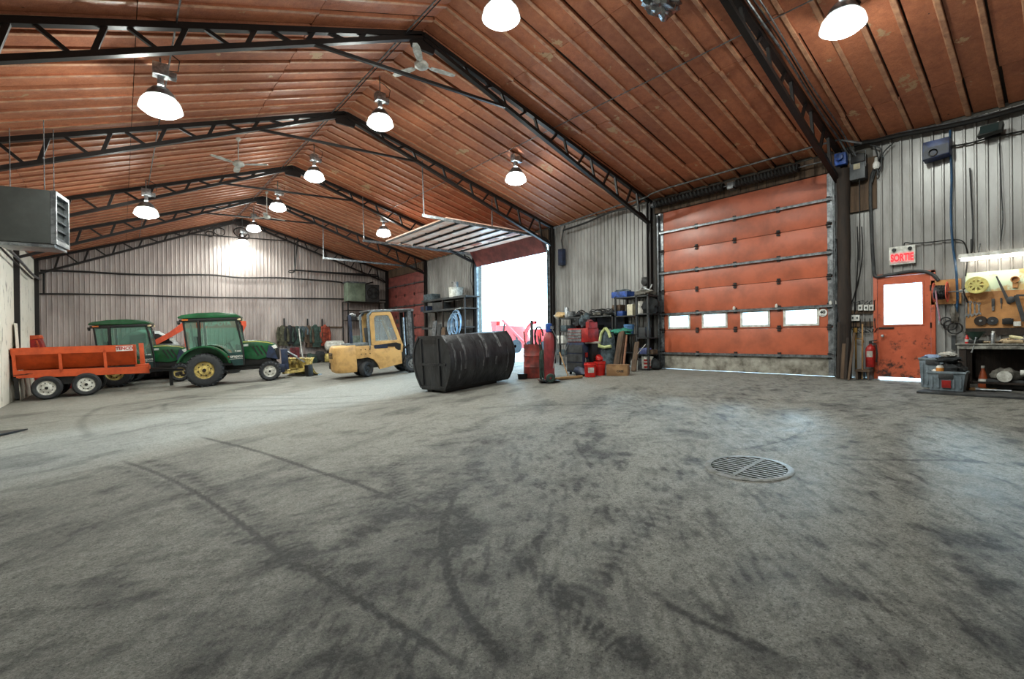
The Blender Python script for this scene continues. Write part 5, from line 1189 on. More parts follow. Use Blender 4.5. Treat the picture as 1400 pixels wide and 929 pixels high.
# counterweight with rounded rear plan
def plan(zs):
    return [(-.98+.0, -.30), (-.98, .30), (-.90, .48), (-.72, .55), (-.30, .55), (-.30, -.55), (-.72, -.55), (-.90, -.48)]
pl_ = plan(0)
lv = [(.20, .90), (.34, 1.0), (.78, 1.0), (1.0, .955), (1.06, .88)]
vv = []; n = len(pl_)
for z, k in lv: vv += [((x+.30)*k - .30, y*min(1, k+.03), z) for x, y in pl_]
ff = [tuple(range(n-1, -1, -1)), tuple(range((len(lv)-1)*n, len(lv)*n))] + [(i*n+j, i*n+(j+1) % n, (i+1)*n+(j+1) % n, (i+1)*n+j) for i in range(len(lv)-1) for j in range(n)]
b.add(vv, ff).build('counterweight', m_fork, t, bevel=.02)
MB().box(-.995, -.96, -.26, .30, .66, .84).build('rear_vent', m_black, t, bevel=.01)
for k in range(3): MB().box(-1.0, -.985, -.25, .29, .69+.05*k, .70+.05*k).build('vent_bar', m_fork, t)
MB().box(-1.0, -.97, .12, .30, .32, .52).cyl((-1.01, .2, .42), (-.96, .2, .42), .05, n=12).build('tow_pin', m_dgray, t)
for s_ in (-1, 1):
    body = [(-.32, .60), (-.32, 1.02), (.22, 1.02), (.30, .86), (1.02, .70), (1.20, .66), (1.20, .34), (.45, .26), (.34, .30)] + arc(0, .26, .36, 5, 150, 9)[0:]
    MB().prism([(-.32, .62), (-.32, 1.02), (.22, 1.02), (.30, .90), (.95, .88), (1.18, .72), (1.18, .34), (.42, .22), (.36, .40), (.24, .56), (.05, .64), (-.16, .62)], s_*.55, s_*.40).build('side_panel', m_fork, t, bevel=.012)
    for i in range(6): MB().cyl((-.15+.14*(i % 3), s_*.55, .90-.14*(i//3)), (-.15+.14*(i % 3), s_*.56, .90-.14*(i//3)), .018, n=8).build('panel_hole', m_black, t)
    MB().box(.75, 1.15, min(s_*.40, s_*.53), max(s_*.40, s_*.53), .60, .66).build('step_plate', m_black, t)
MB().box(-.30, 1.35, -.40, .40, .28, .95).build('chassis', m_dgray, t, bevel=.02)
MB().box(-.55, .12, -.42, .42, 1.02, 1.12).build('hood', m_grayp, t, bevel=.02)
# cab frame
for s_ in (-1, 1):
    MB().frame([(.20, .90), (.20, 1.95), (.30, 2.10), (.86, 2.10), (.92, 2.04), (1.26, .95), (1.22, .72), (.85, .70), (.75, .88)],
               [(.34, 1.14), (.34, 1.90), (.40, 1.98), (.78, 1.98), (.83, 1.94), (1.08, 1.16), (1.07, 1.145), (.9, 1.14), (.6, 1.14)], s_*.52, s_*.48).build('door_frame', m_fork, t, bevel=.01)
    MB().prism([(.34, 1.14), (.34, 1.90), (.40, 1.98), (.78, 1.98), (.83, 1.94), (1.08, 1.14)], s_*.505, s_*.497).build('door_glass', m_glassc, t)
    MB().prism([(.42, 1.02), (1.02, 1.06), (1.18, 1.0), (1.16, .80), (1.02, .78), (.96, .92), (.42, .95)], s_*.524, s_*.516).build('lower_window', m_black, t)
    MB().prism([(.12, .92), (.12, 2.02), (.26, 2.14), (.92, 2.14), (.94, 2.10), (.28, 2.10), (.17, 1.98), (.17, .92)], s_*.55, s_*.47).build('cab_pillar', m_grayp, t)
    MB().box(.28, .72, min(s_*.53, s_*.54), max(s_*.53, s_*.54), .90, 1.02).build('blue_sill', m_bluedk, t)
MB().box(.14, 1.62, -.52, .52, 2.12, 2.17).build('cab_roof', m_galv, t, bevel=.01)
MB().box(.25, .65, -.25, .25, .95, 1.12).prism([(.2, 1.1), (.32, 1.1), (.26, 1.6), (.16, 1.6)], -.22, .22).build('seat', m_cloth['black'], t, bevel=.03)
MB().prism([(.86, 2.08), (.90, 2.08), (1.24, .96), (1.20, .96)], -.47, .47).build('windscreen', m_glassc, t)
MB().tube([(-.38, -.30, 1.08), (-.38, -.30, 1.95), (-.38, -.28, 2.04)], .05, 10).build('exhaust_pipe', m_bluedk, t, smooth=True)
MB().tube([(-.38, -.28, 2.0), (-.30, -.26, 2.06), (-.18, -.24, 2.02)], .045, 8).build('exhaust_tip', m_alu, t, smooth=True)
for s_ in (-1, 1):
    MB().box(1.50, 1.62, s_*.42-.05, s_*.42+.05, .10, 2.16).build('mast_rail', m_galv if s_ < 0 else m_black, t)
    MB().box(1.64, 1.74, s_*.30-.04, s_*.30+.04, .10, 2.12).build('inner_mast_rail', m_black, t)
    MB().cyl((1.55, s_*.2, .2), (1.55, s_*.2, 1.9), .035, n=10).build('lift_cylinder', m_alu, t, smooth=True)
    MB().beam((1.80, s_*.25, .06), (2.75, s_*.25, .05), .10, .04).box(1.76, 1.81, s_*.25-.05, s_*.25+.05, .04, .6).build('fork', m_black, t)
MB().box(1.50, 1.72, -.45, .45, 2.08, 2.16).box(1.72, 1.80, -.5, .5, .15, .30).box(1.72, 1.80, -.5, .5, .5, .6).build('mast_crossbar', m_galv, t)
MB().beam((1.15, -.42, .75), (1.52, -.42, .95), .06).build('tilt_cylinder', m_black, t)
MB().box(1.05, 1.12, -.62, -.5, 1.68, 1.82).build('mirror', m_black, t, bevel=.01)

# dark steel tank
P = FL(611, 539); a = math.radians(9)
t = thing('steel_tank', 'large dark scuffed steel tank with bulging sides on skids, mid-floor', 'tank', (P.x - math.sin(a)*.40, P.y + math.cos(a)*.50, fz(P.x)), a, slope=True)
pr = [(-.44, .10), (-.56, .30), (-.65, .52), (-.68, .72), (-.65, .94), (-.56, 1.14), (-.42, 1.30), (.42, 1.30), (.56, 1.14), (.65, .94), (.68, .72), (.65, .52), (.56, .30), (.44, .10)]
MB().prism(pr, 0, 2.16, 'yz').build('shell', m_tank, t, smooth=True)
for x in (0, 2.16): MB().frame([(y*1.02, .72+(z-.72)*1.02) for y, z in pr], [(y*.95, .72+(z-.72)*.95) for y, z in pr], x-.02, x+.02, 'yz').build('end_rim', m_tank, t)
for x in (.78, .86): MB().frame([(y*1.006, .72+(z-.72)*1.006) for y, z in pr], [(y*.98, .72+(z-.72)*.98) for y, z in pr], x, x+.02, 'yz').build('weld_seam', m_tank, t)
MB().box(-.012, .02, -.30, .22, 1.12, 1.22).build('end_slot', m_black, t)
for y in (-.28, .34): MB().box(-.03, 0, y-.03, y+.03, .16, 1.24).build('end_stiffener', m_tank, t)
MB().box(-.03, 0, -.5, .5, .62, .68).build('end_stiffener', m_tank, t)
for y in (-.25, .25): MB().box(.10, 1.8, y-.09, y+.09, .0, .12).build('skid', m_black, t)
MB().prism([(-.44, .10), (.44, .10), (.42, .05), (-.42, .05)], .0, 2.16, 'yz').build('bottom_plate', m_black, t)
m_scuff = mat('scuffed_steel', '6b6c6e', .5, .3, '3a3b3d', 9, .45, .6, stretch=(2, 2, .4))
for k, (x, z0, z1, w_) in enumerate(((.12, .5, 1.15, .05), (.30, .35, .9, .03), (.42, .62, 1.2, .07), (1.02, .45, 1.05, .04), (1.12, .75, 1.2, .10), (1.45, .5, .8, .06), (1.62, .85, 1.2, .09), (1.9, .4, 1.0, .04))):
    seg = [(y, z) for y, z in pr[:7] if z0-.12 <= z <= z1+.12]
    if len(seg) > 1: MB().prism([(y*1.004-.002, z) for y, z in seg] + [(y*1.004+.02, z) for y, z in seg[::-1]], x, x+w_, 'yz').build('scuff_strip', m_scuff, t)

# ---------------------------------------------------------------- coat rack and things along the gable wall
def FWt(name, label, cat, px, py, off=.0, group=None):
    c = FW(px, py, off); return thing(name, label, cat, (c.x, c.y, c.z), 0, group)
t = FWt('coat_rack', 'long coat rack with upright pegs on the far gable wall', 'coat rack', 383, 447, .02)
MB().box(0, 3.1, -.06, 0, -.05, .03).build('rail', m_wood, t)
for k, px in enumerate((386, 396, 405, 413, 420, 430, 441, 449)):
    x = (FW(px, 447).x - FW(383, 447).x); MB().tube([(x, -.05, 0), (x, -.12, -.02), (x, -.15, .05)], .012, 6).build('hook', m_black, t)
for px in (388, 420, 440): x = (FW(px, 447).x - FW(383, 447).x); MB().box(x-.03, x+.03, -.10, -.04, -.05, .42).build('peg', m_black, t)
def coat(name, label, px, ytop, ybot, wpx, col, seed, cat='coat', stripe=False):
    a = FW(px, ytop, .22); b = FW(px, ybot, .22); H = a.z - b.z; w = wpx/25.2/2
    t = MB(); n = 14; prof = [(0, .22), (.06, .45), (.14, .85), (.3, 1.0), (.55, .95), (.8, 1.05), (1, 1.1)]
    vv = []
    for v, k in prof:
        for i in range(n):
            q = 2*math.pi*i/n; rr = 1 + .35*noise.noise(Vector((math.cos(q)*1.6, math.sin(q)*1.6+seed, v*2.0)))
            vv.append((w*k*rr*math.cos(q), .13*k*rr*math.sin(q), -H*v))
    ff = [(j*n+i, j*n+(i+1) % n, (j+1)*n+(i+1) % n, (j+1)*n+i) for j in range(len(prof)-1) for i in range(n)] + [tuple(range(n)), tuple(range(len(vv)-1, len(vv)-n-1, -1))]
    t.add(vv, ff)
    r = thing(name, label, cat, (a.x, a.y - .0, a.z), 0, 'coats on the rack')
    t.build('body', col, r, smooth=True)
    for s_ in (-1, 1):
        MB().tube([(s_*w*.75, -.05, -H*.10), (s_*w*1.15, -.10, -H*.40), (s_*w*1.05, -.12, -H*.80)], .065, 8).build('sleeve', col, r, smooth=True)
    return r
C_ = m_cloth
coat('work_coat', 'olive grey coat at the left end of the rack', 386, 445, 473, 11, C_['olive'], 1)
coat('work_coat', 'black coat hanging second from the left on the rack', 396, 445, 471, 11, C_['black'], 2)
coat('work_coat', 'dark green coat third from the left on the rack', 406, 446, 473, 10, C_['green'], 3)
coat('work_coat', 'short slate blue jacket in the middle of the rack', 414, 446, 461, 9, C_['slate'], 4)
coat('work_coat', 'brown coat right of the slate blue jacket', 422, 445, 475, 8, C_['brown'], 5)
coat('work_coat', 'wide dark teal coat beside the red one', 431, 444, 475, 12, C_['teal'], 6)
coat('work_coat', 'rust red coat at the right end of the rack', 444, 444, 473, 10, C_['red'], 7)
def at25(px, z_=None, Y=24.9): c = on(px, 480, 1, Y); return (c.x, Y, fz(c.x))
t = thing('low_bench', 'low dark bench standing under the row of coats', 'bench', at25(393))
MB().box(0, 2.6, -.05, .40, .45, .50).build('seat', m_darkwood, t)
for x in (.05, 1.3, 2.5): MB().box(x-.03, x+.03, -.02, .36, 0, .45).build('leg', m_darkwood, t)
t = thing('padded_cushion', 'dark red padded seat leaning before the low bench', 'seat', at25(403, Y=24.5)); MB().box(-.22, .22, -.05, .05, .25, .85).build('pad', C_['maroon'], t, bevel=.05)
for s_ in (-1, 1): MB().cyl((s_*.2, 0, 0), (s_*.2, 0, .3), .02, n=8).build('leg', m_black, t)
t = thing('white_shovel', 'white handled shovel leaning in front of the coats', 'shovel', at25(414, Y=24.4)); MB().tube([(0, 0, .2), (-.06, .15, 1.05), (-.10, .25, 1.75)], .028, 8).build('handle', m_white, t, smooth=True); MB().prism([(-.14, 0), (.14, 0), (.15, .3), (.0, .38), (-.15, .3)], -.02, .02).build('blade', m_white, t)
t = thing('white_tank', 'white horizontal tank on a stand at the end of the coats', 'tank', at25(458, Y=24.7)); MB().lathe([(0, -.50), (.16, -.48), (.26, -.40), (.28, 0), (.26, .40), (.16, .48), (0, .50)], 20, Matrix.Translation((0, 0, .78)) @ Matrix.Rotation(math.pi/2, 4, 'Y')).build('shell', m_white, t, smooth=True)
for s_ in (-.3, .3): MB().box(s_-.03, s_+.03, -.2, .2, 0, .56).build('stand', m_black, t)
o = MB().lathe([(0, -.25), (.2, -.24), (.22, -.1), (.22, .1), (.2, .24), (0, .25)], 18, Matrix.Translation((0, 0, .22)) @ Matrix.Rotation(math.pi/2, 4, 'Y')).build('cream_drum', m_yel, smooth=True, loc=at25(451, Y=24.2)); tag(o, 'small cream drum lying in front of the white tank', 'drum')
o = MB().blob((0, 0, .3), (.3, .2, .3), 40, .3).build('dark_sack', C_['black'], smooth=True, loc=at25(438, Y=24.4)); tag(o, 'dark sack slumped under the red coat', 'sack')
o = MB().blob((0, 0, .25), (.28, .2, .26), 41, .3).build('dark_sack', C_['green'], smooth=True, loc=at25(426, Y=24.4)); tag(o, 'dark green sack slumped under the brown coat', 'sack')

# gable corner: fan unit on a shelf rack
def QY(px, py, Y=24.5): return on(px, py, 1, Y)
t = thing('storage_rack', 'dark steel rack in the far right corner with a fan unit on top', 'rack', (9.15, 24.5, fz(9.15)))
zs = [QY(485, y).z - fz(9.15) for y in (412, 424, 438)]
for i, z in enumerate(zs + [.9, .25]): MB().box(0, 2.1, 0, .8, z-.03, z).build('shelf', m_darkwood, t)
for x in (0, 2.05):
    for y in (0, .75): MB().box(x, x+.05, y, y+.05, 0, zs[0]).build('post', m_black, t)
c = QY(476, 411); z0 = fz(9.15) + zs[0]
t = thing('fan_unit', 'greenish grey cabinet fan unit on top of the corner rack', 'fan unit', (9.2, 24.6, z0))
MB().box(0, .95, 0, .6, 0, 1.0).build('cabinet', mat('unit_green', '7c8a78', .5, 0, '5f6c5c', 3), t, bevel=.02)
MB().box(-.03, .98, -.04, .64, .98, 1.05).build('lid', m_galv, t)
MB().box(.98, 1.75, 0, .6, 0, .95).build('fan_housing', m_dgray, t, bevel=.02)
f = MB().lathe([(.30, -.03), (.34, -.03), (.34, .02), (.30, .02), (.30, -.03)], 24, Matrix.Translation((1.37, -.01, .48)) @ RX)
for k in range(5): f.beam((1.37, -.02, .48), (1.37+.28*math.cos(k*1.257), -.02, .48+.28*math.sin(k*1.257)), .12, .012, (.3, 1, 0))
f.build('fan_blades', m_black, t)
for k, (x, w, h, mm, lb) in enumerate(((9.3, .35, .22, m_dgray, 'dark box at the left on the middle shelf of the corner rack'), (9.75, .3, .18, m_white, 'pale box in the middle shelf of the corner rack'), (10.2, .5, .2, C_['brown'], 'brown box right of the pale box on the corner rack'))):
    o = MB().box(0, w, .1, .6, 0, h).build('storage_box', mm, loc=(x, 24.5, fz(9.15)+zs[2]+.002), bevel=.01); tag(o, lb, 'box')
for k, (x0, x1, lb) in enumerate(((9.35, 9.95, 'left'), (10.0, 10.6, 'right'))):
    t = thing('steel_locker', 'grey green steel cabinet, ' + lb + ' one in front of the corner rack', 'cabinet', (x0, 24.0, fz(x0)), 0, 'cabinets by the corner rack')
    MB().box(0, x1-x0-.02, 0, .45, 0, 1.25).build('body', mat('locker_green', '79877f', .5, 0, '56625b', 4), t, bevel=.01)
    MB().box(.03, x1-x0-.05, -.015, 0, .05, 1.2).build('door', mat('locker_green', '79877f'), t); MB().box(.45, .47, -.035, -.015, .6, .75).build('handle', m_black, t)

# ---------------------------------------------------------------- shelves between the open doorway and the dark red door
def PX(px, py, X): return on(px, py, 0, X)
XS = 10.95
ya, yb = PX(638, 440, XS).y, PX(577, 440, XS).y
t = thing('wall_shelf_rack', 'dark shelving rack on the wall left of the open doorway', 'shelving', (XS, ya, 0))
L_ = yb - ya; zz = [PX(600, y, XS).z for y in (409, 424, 448)]
for i, z in enumerate(zz + [.6]):
    MB().box(0, .68, .1*i, L_-.1*(i % 2), z-.05, z).build('shelf', m_darkwood, t)
    MB().box(-.02, .0, .1*i, L_-.1*(i % 2), z-.07, z+.02).build('shelf_edge', m_dgray, t)
for y in (.15, L_*.5, L_-.25):
    for x in (.0, .6): MB().box(x, x+.06, y, y+.06, 0, zz[0]).build('post', m_darkwood, t)
def onshelf(px, zi): c = PX(px, 430, XS+.25); return (XS+.25, c.y, zz[zi] + .001)
o = MB().lathe([(0, 0), (.30, 0), (.33, .40), (.34, .42), (0, .42)], 22).build('white_pail', m_white, smooth=True, loc=onshelf(624, 0)); tag(o, 'wide white pail on the top shelf left of the doorway', 'pail')
o = MB().box(-.06, .06, -.1, .1, 0, .25).tube([(0, 0, .2), (-.02, .2, .32), (0, .35, .25)], .02).build('pump_head', m_alu, loc=(XS+.25, onshelf(624, 0)[1], zz[0]+.422)); tag(o, 'small metal pump on the white pail', 'pump')
c = PX(627, 440, XS-.05)
for k in range(1):
    t = thing('coiled_hose', 'light blue coiled hose hanging from the shelf beside the doorway', 'hose', (XS-.10, c.y, c.z))
    for j in range(8):
        r1, r2 = .24+.04*(j % 4), .36+.05*((j*3) % 5)
        MB().tube([(-.03*j, r1*math.cos(a*math.pi/9)+.02*(j-2), r2*math.sin(a*math.pi/9)-.03*j) for a in range(19)], .017, 7).build('hose_loop', m_hose, t, smooth=True)
    MB().tube([(-.05, -.2, .35), (-.08, .05, .5), (-.05, -.3, .55)], .02).build('hose_nozzle', m_white, t)
    MB().tube([(-.05, .35, -.25), (-.08, .55, -.7), (-.05, .5, -1.2)], .028, 7).build('hose_tail', m_hose, t, smooth=True)
for k, (px, w, h, mm, lb) in enumerate(((590, .8, .3, C_['slate'], 'grey bundle on the upper shelf beside the red door'), (603, .9, .35, m_dgray, 'dark box on the second shelf left of the hose'), (590, .6, .25, m_bluedk, 'blue black box at the far end of the second shelf'))):
    zi = (0, 1, 1)[k]; p = onshelf(px, zi); o = MB().box(-.2, .25, -w/2, w/2, 0, h).build('shelf_box', mm, loc=(p[0]+.0, p[1]+(.4 if k == 2 else 0), p[2]), bevel=.02); tag(o, lb, 'box')
for k, px in enumerate((592, 598, 604)):
    c = PX(px, 480, XS-.35); o = MB().beam((0, 0, 0), (.25, .1, 1.75 - .15*k), .30, .03, (1, 0, 0)).build('leaning_board', (m_galv, m_dgray, m_lightwood)[k] if k < 2 else m_wood, loc=(XS-.42, c.y, fz(XS-.4)+.01)); tag(o, ('pale', 'dark', 'brown')[k] + ' board leaning against the shelves left of the doorway', 'board')

# ---------------------------------------------------------------- workshop clutter between the two big doors
XB = 11.05
ya, yb = PX(838, 440, XB).y, PX(764, 440, XB).y
t = thing('long_work_shelf', 'long dark steel shelf bench along the wall between the big doors', 'shelf', (XB, ya, 0))
L_ = yb - ya; z4 = [PX(800, y, XB).z for y in (433, 452, 470, 487)]
for z in z4: MB().box(0, .6, 0, L_, z-.04, z).build('shelf_board', m_dgray, t)
MB().box(.58, .6, 0, L_, 0, z4[0]).build('back_sheet', m_bluedk, t)
for y in (0, L_*.5, L_-.05):
    for x in (0, .55): MB().box(x, x+.05, y, y+.05, 0, z4[0]).build('post', m_black, t)
# scrap parts on top: chain, clamps, tins
def sh(px, i, dx=.15): c = PX(px, 430, XB+dx); return (XB+dx, c.y, z4[i]+.002)
for k, px in enumerate((791, 795, 810, 817, 822, 829, 835)):
    p = sh(px, 0, .12 + .08*(k % 3)); t = thing('tangled_chain', ('leftmost dark', 'second dark', 'round coiled', 'wide coiled', 'flat coiled', 'thin bent', 'rightmost bent')[k] + ' heap of chain and wire on the long shelf', 'chain', p, 0, 'scrap heaps on the long shelf')
    for j in range(4):
        r_ = .09 + .03*((j+k) % 3); MB().tube([(.02*j + .05*math.sin(a+k), r_*math.cos(a*.5236), .10 + r_*.8*math.sin(a*.5236)*((j % 2)*.5+.5)) for a in range(13)], .014, 5).build('loop', m_black if (j+k) % 3 else m_galv, t)
    MB().blob((0, 0, .05), (.12, .14, .06), 50+k, .4, 10, 7).build('parts_heap', C_['grey'] if k % 2 else C_['black'], t, smooth=True)
o = MB().lathe([(0, 0), (.07, 0), (.07, .32), (.055, .34), (0, .34)], 16).build('steel_canister', m_alu, smooth=True, loc=sh(775, 0)); tag(o, 'bright steel canister on the long shelf', 'canister')
o = MB().lathe([(.10, 0), (.14, .02), (.14, .18), (.12, .2), (.10, .18), (.10, 0)], 18).build('round_tin', m_galv, smooth=True, loc=sh(781, 0)); tag(o, 'dull open tin beside the bright canister', 'tin')
o = MB().blob((0, 0, .09), (.16, .22, .12), 60, .2).build('yellow_hard_hat', mat('hat_tan', 'c9a877', .5), smooth=True, loc=sh(766, 0)); tag(o, 'tan hard hat at the left end of the long shelf', 'hat')
for k, (px, i, w, h, mm, lb) in enumerate(((772, 1, .35, .18, C_['slate'], 'grey box on the second shelf nearest the doorway'), (766, 2, .12, .26, m_whitep, 'white bottle box, left of the pair below the second shelf'), (771, 2, .12, .26, m_whitep, 'white bottle box, right of the pair below the second shelf'), (769, 3, .35, .18, C_['slate'], 'grey carton on the lowest shelf nearest the doorway'), (812, 1, .5, .16, m_black, 'black case behind the tool chest on the second shelf'), (822, 2, .5, .16, m_bluedk, 'dark blue case on the third shelf'), (832, 3, .45, .18, m_bluedk, 'dark blue crate on the lowest shelf by the vest'))):
    o = MB().box(-.12, .18, -w/2, w/2, 0, h).build('shelf_box', mm, loc=sh(px, i), bevel=.015); tag(o, lb, 'box')
# tool chest on a cabinet
c = FL(790, 514)
t = thing('tool_cabinet', 'dark wheeled tool cabinet under the red tool chest', 'cabinet', (c.x+.25, c.y+.1, fz(c.x+.2)), -math.pi/2)
H_ = PX(790, 468, c.x).z - fz(c.x)
MB().box(-.30, .30, -.25, .2, .08, H_-.02).build('body', m_bluedk, t, bevel=.01)
for k in range(3): MB().box(-.28, .28, -.262, -.25, .12+.24*k, .33+.24*k).build('drawer', m_dgray, t)
for sx_ in (-.25, .25): MB().cyl((sx_-.015, -.15, .04), (sx_+.015, -.15, .04), .04, n=12).build('caster', m_black, t)
for k in range(2): MB().tube([(-.33-.03*k, -.27, .2), (-.34, -.28, .6), (-.30+.1*k, -.27, .85)], .012).build('hanging_lead', m_galv, t)
t2 = thing('tool_chest', 'red tool chest with silver drawers on top of the dark cabinet', 'tool chest', (c.x+.22, c.y+.02, fz(c.x+.2)+H_-.018), -math.pi/2)
h2 = PX(790, 449, c.x).z - PX(790, 468, c.x).z
MB().box(-.34, .40, -.22, .2, 0, h2).build('case', m_red, t2, bevel=.012)
for k in range(4):
    d_ = MB().box(-.32, .16, -.235, -.22, .02+k*h2/4.4, .02+(k+.8)*h2/4.4).build('drawer', m_alu, t2); MB().box(-.2, .05, -.25, -.235, .02+(k+.55)*h2/4.4, .02+(k+.68)*h2/4.4).build('drawer_pull', m_galv, d_)
MB().box(.30, .40, -.2, .15, h2, h2+.16).build('open_lid', m_red, t2)
for k, (dx, r_, mm, lb) in enumerate(((-.15, (.16, .12, .14), C_['black'], 'black heap of tools at the left on the red tool chest'), (.10, (.14, .12, .20), C_['slate'], 'blue grey jacket bundle on the red tool chest'), (.28, (.10, .10, .12), C_['maroon'], 'dark red bundle at the right on the tool chest'))):
    o = MB().blob((0, 0, r_[2]*.85), r_, 70+k, .35, 14, 10, 2.2).build('tool_bundle', mm, smooth=True, loc=(c.x+.22, c.y+.02-dx, fz(c.x+.2)+H_+h2-.01)); tag(o, lb, 'bundle')

# gas cylinder cart, drum, brooms
c = FL(757, 523)
t = thing('gas_cylinder', 'tall dull red gas cylinder with a blue valve guard on a cart', 'gas cylinder', (c.x, c.y+.15, fz(c.x)+.06))
Hc = PX(757, 452, c.x).z - fz(c.x)
MB().lathe([(0, 0), (.125, .0), (.13, .03), (.13, Hc-.30), (.11, Hc-.17), (.06, Hc-.10), (0, Hc-.10)], 24).build('cylinder', mat('cylinder_red', '8c3236', .45, 0, '6a2428', 4), t, smooth=True)
MB().lathe([(.05, Hc-.12), (.085, Hc-.08), (.085, Hc+.10), (.05, Hc+.12)], 12).box(-.09, .09, -.02, .02, Hc-.02, Hc+.04).build('valve_guard', m_blue, t)
MB().box(-.03, .03, -.14, -.05, Hc-.02, Hc+.05).tube([(0, -.1, Hc), (.05, -.25, Hc-.3), (-.03, -.22, Hc-.8), (-.1, -.25, .3)], .012).build('regulator', m_galv, t)
t = thing('cylinder_cart', 'small green black two wheel cart under the red gas cylinder', 'cart', (c.x, c.y+.10, fz(c.x)), math.radians(-35))
MB().box(-.30, .20, -.22, .24, .03, .05).build('base_plate', m_black, t)
for s_ in (-1, 1):
    MB().lathe([(.03, -.03), (.10, -.03), (.115, 0), (.10, .03), (.03, .03), (.03, -.03)], 20, Matrix.Translation((s_*.05, -.27 if s_ < 0 else .27, .115)) @ RX).build('cart_wheel', m_cloth['green'], t, smooth=True)
    MB().tube([(-.20, s_*.17, .05), (-.22, s_*.17, .7), (-.28, s_*.17, 1.15)], .014).build('cart_rail', m_cloth['green'], t)
c2 = FL(738, 521)
t = thing('welding_hose', 'dark green heap of coiled hose in front of the red drum', 'hose', (c2.x+.05, c2.y-.12, fz(c2.x)), math.radians(-40))
for j in range(8):
    r_ = .17 + .02*(j % 3); MB().tube([(-.1+.03*j, r_*math.cos(a*.5236), .40 + .34*math.sin(a*.5236)+.02*j) for a in range(13)], .018, 6).build('hose_loop', m_cloth['green'], t, smooth=True)
c = FL(739, 517.5)
Hd = .90
t = thing('steel_drum', 'faded red open steel drum holding brooms and tools beside the doorway', 'drum', (c.x, c.y+.30, fz(c.x)))
MB().lathe([(0, 0), (.24, 0), (.25, .02), (.245, .28), (.255, .30), (.245, .32), (.245, .58), (.255, .60), (.245, .62), (.245, Hd-.02), (.255, Hd), (.235, Hd), (.23, .05), (0, .05)], 28).build('shell', mat('drum_red', 'a8453c', .5, 0, '6e3a36', 4), t, smooth=True)
for k, (x, y, x1, y1, h, w, mm, lb, nm) in enumerate(((0, 0, .02, .05, 1.55, .05, m_dgray, 'thick upright dark bar standing in the red drum', 'bar'), (-.1, .05, -.22, .1, 1.25, .022, m_wood, 'wooden handle leaning left in the red drum', 'handle'), (.1, -.05, .2, -.1, 1.2, .018, m_galv, 'thin steel rod leaning right in the red drum', 'rod'), (.05, .1, .1, .2, 1.3, .018, m_wood, 'thin wooden stick at the back of the red drum', 'stick'), (-.05, -.1, -.08, -.22, 1.15, .022, m_black, 'black handle at the front of the red drum', 'handle'))):
    o = MB().beam((x, y, .06), (x1, y1, h), w).build('long_tool', mm, loc=t.location); tag(o, lb, nm)
o = MB().tube([(.0, .16*math.cos(a*.35)-.25, 1.12+.25*math.sin(a*.35)) for a in range(-3, 10)], .022, 7).build('bent_hose', m_black, smooth=True, loc=t.location); tag(o, 'black curved hose arching over the left rim of the drum', 'hose')
o = MB().lathe([(0, 0), (.12, 0), (.14, .15), (.13, .15), (0, .14)], 16).build('black_tray', m_black, smooth=True, loc=(FL(733, 519).x-.12, FL(731, 518).y+.25, fz(8.1))); tag(o, 'low black tray on the floor left of the red drum', 'tray')
# broom and push broom
a_ = FL(777, 517); b_ = PX(765, 482, a_.x + .1)
t = thing('broom', 'light wooden handle leaning beside the gas cylinder', 'broom', (a_.x, a_.y, a_.z)); MB().tube([(0, 0, .03), tuple(b_ - a_)], .016, 8).build('handle', m_lightwood, t)
MB().box(-.14, .14, -.04, .04, .0, .05).build('head', m_wood, t)
c = FL(778, 519); t = thing('push_broom', 'flat wooden push broom head lying on the floor by the broom', 'push broom', (c.x, c.y, c.z), math.radians(-28), slope=True); MB().box(-.38, .36, -.05, .05, .03, .075).build('block', m_lightwood, t, bevel=.006); MB().box(-.37, .35, -.045, .045, 0, .03).build('bristles', m_wood, t)
c = FL(783, 513); o = MB().lathe([(0, .0), (.02, .0), (.14, .1), (.17, .2), (.16, .24), (.04, .26), (0, .26)], 20).build('dark_motor', m_dgray, smooth=True, loc=(c.x+.1, c.y-.1, c.z)); tag(o, 'round dark motor body lying below the tool cabinet', 'motor')
# compressor like machine
c = FL(802, 515); t = thing('floor_grinder', 'dark machine with a white round lid standing left of the red pails', 'grinder', (c.x+.35, c.y+.2, fz(c.x)), -math.pi/2)
MB().box(-.28, .25, -.2, .2, .05, .30).build('base', m_black, t, bevel=.03); MB().cyl((-.1, -.24, .38), (-.1, .15, .38), .19, n=20).build('drum', m_dgray, t, smooth=True)
MB().lathe([(.19, -.01), (.21, 0), (.19, .01), (.17, 0), (.19, -.01)], 20, Matrix.Translation((-.1, -.25, .38)) @ RX).beam((-.28, -.26, .38), (.08, -.26, .38), .02).beam((-.1, -.26, .2), (-.1, -.26, .56), .02).build('guard_ring', m_alu, t, smooth=True)
MB().lathe([(0, 0), (.26, 0), (.28, .03), (.2, .06), (0, .07)], 24, Matrix.Translation((.05, 0, .86))).build('white_lid', m_white, t, smooth=True)
MB().box(-.05, .2, -.12, .12, .3, .86).build('column', m_black, t, bevel=.02); MB().tube([(-.3, -.2, .1), (-.32, -.2, .9), (-.3, -.15, 1.2)], .018).tube([(-.3, -.2, .1), (.2, -.25, .05)], .018).build('side_rail', m_galv, t); MB().box(-.02, .06, -.26, -.2, .35, .60).box(.08, .12, -.26, -.2, .5, .62).build('red_grip', m_red, t)
o = MB().blob((0, 0, .12), (.14, .24, .12), 81, .3).build('dark_bag', m_bluedk, smooth=True, loc=(c.x+.02, c.y+.2, c.z)); tag(o, 'dark blue bag on the floor left of the front red pail', 'bag')
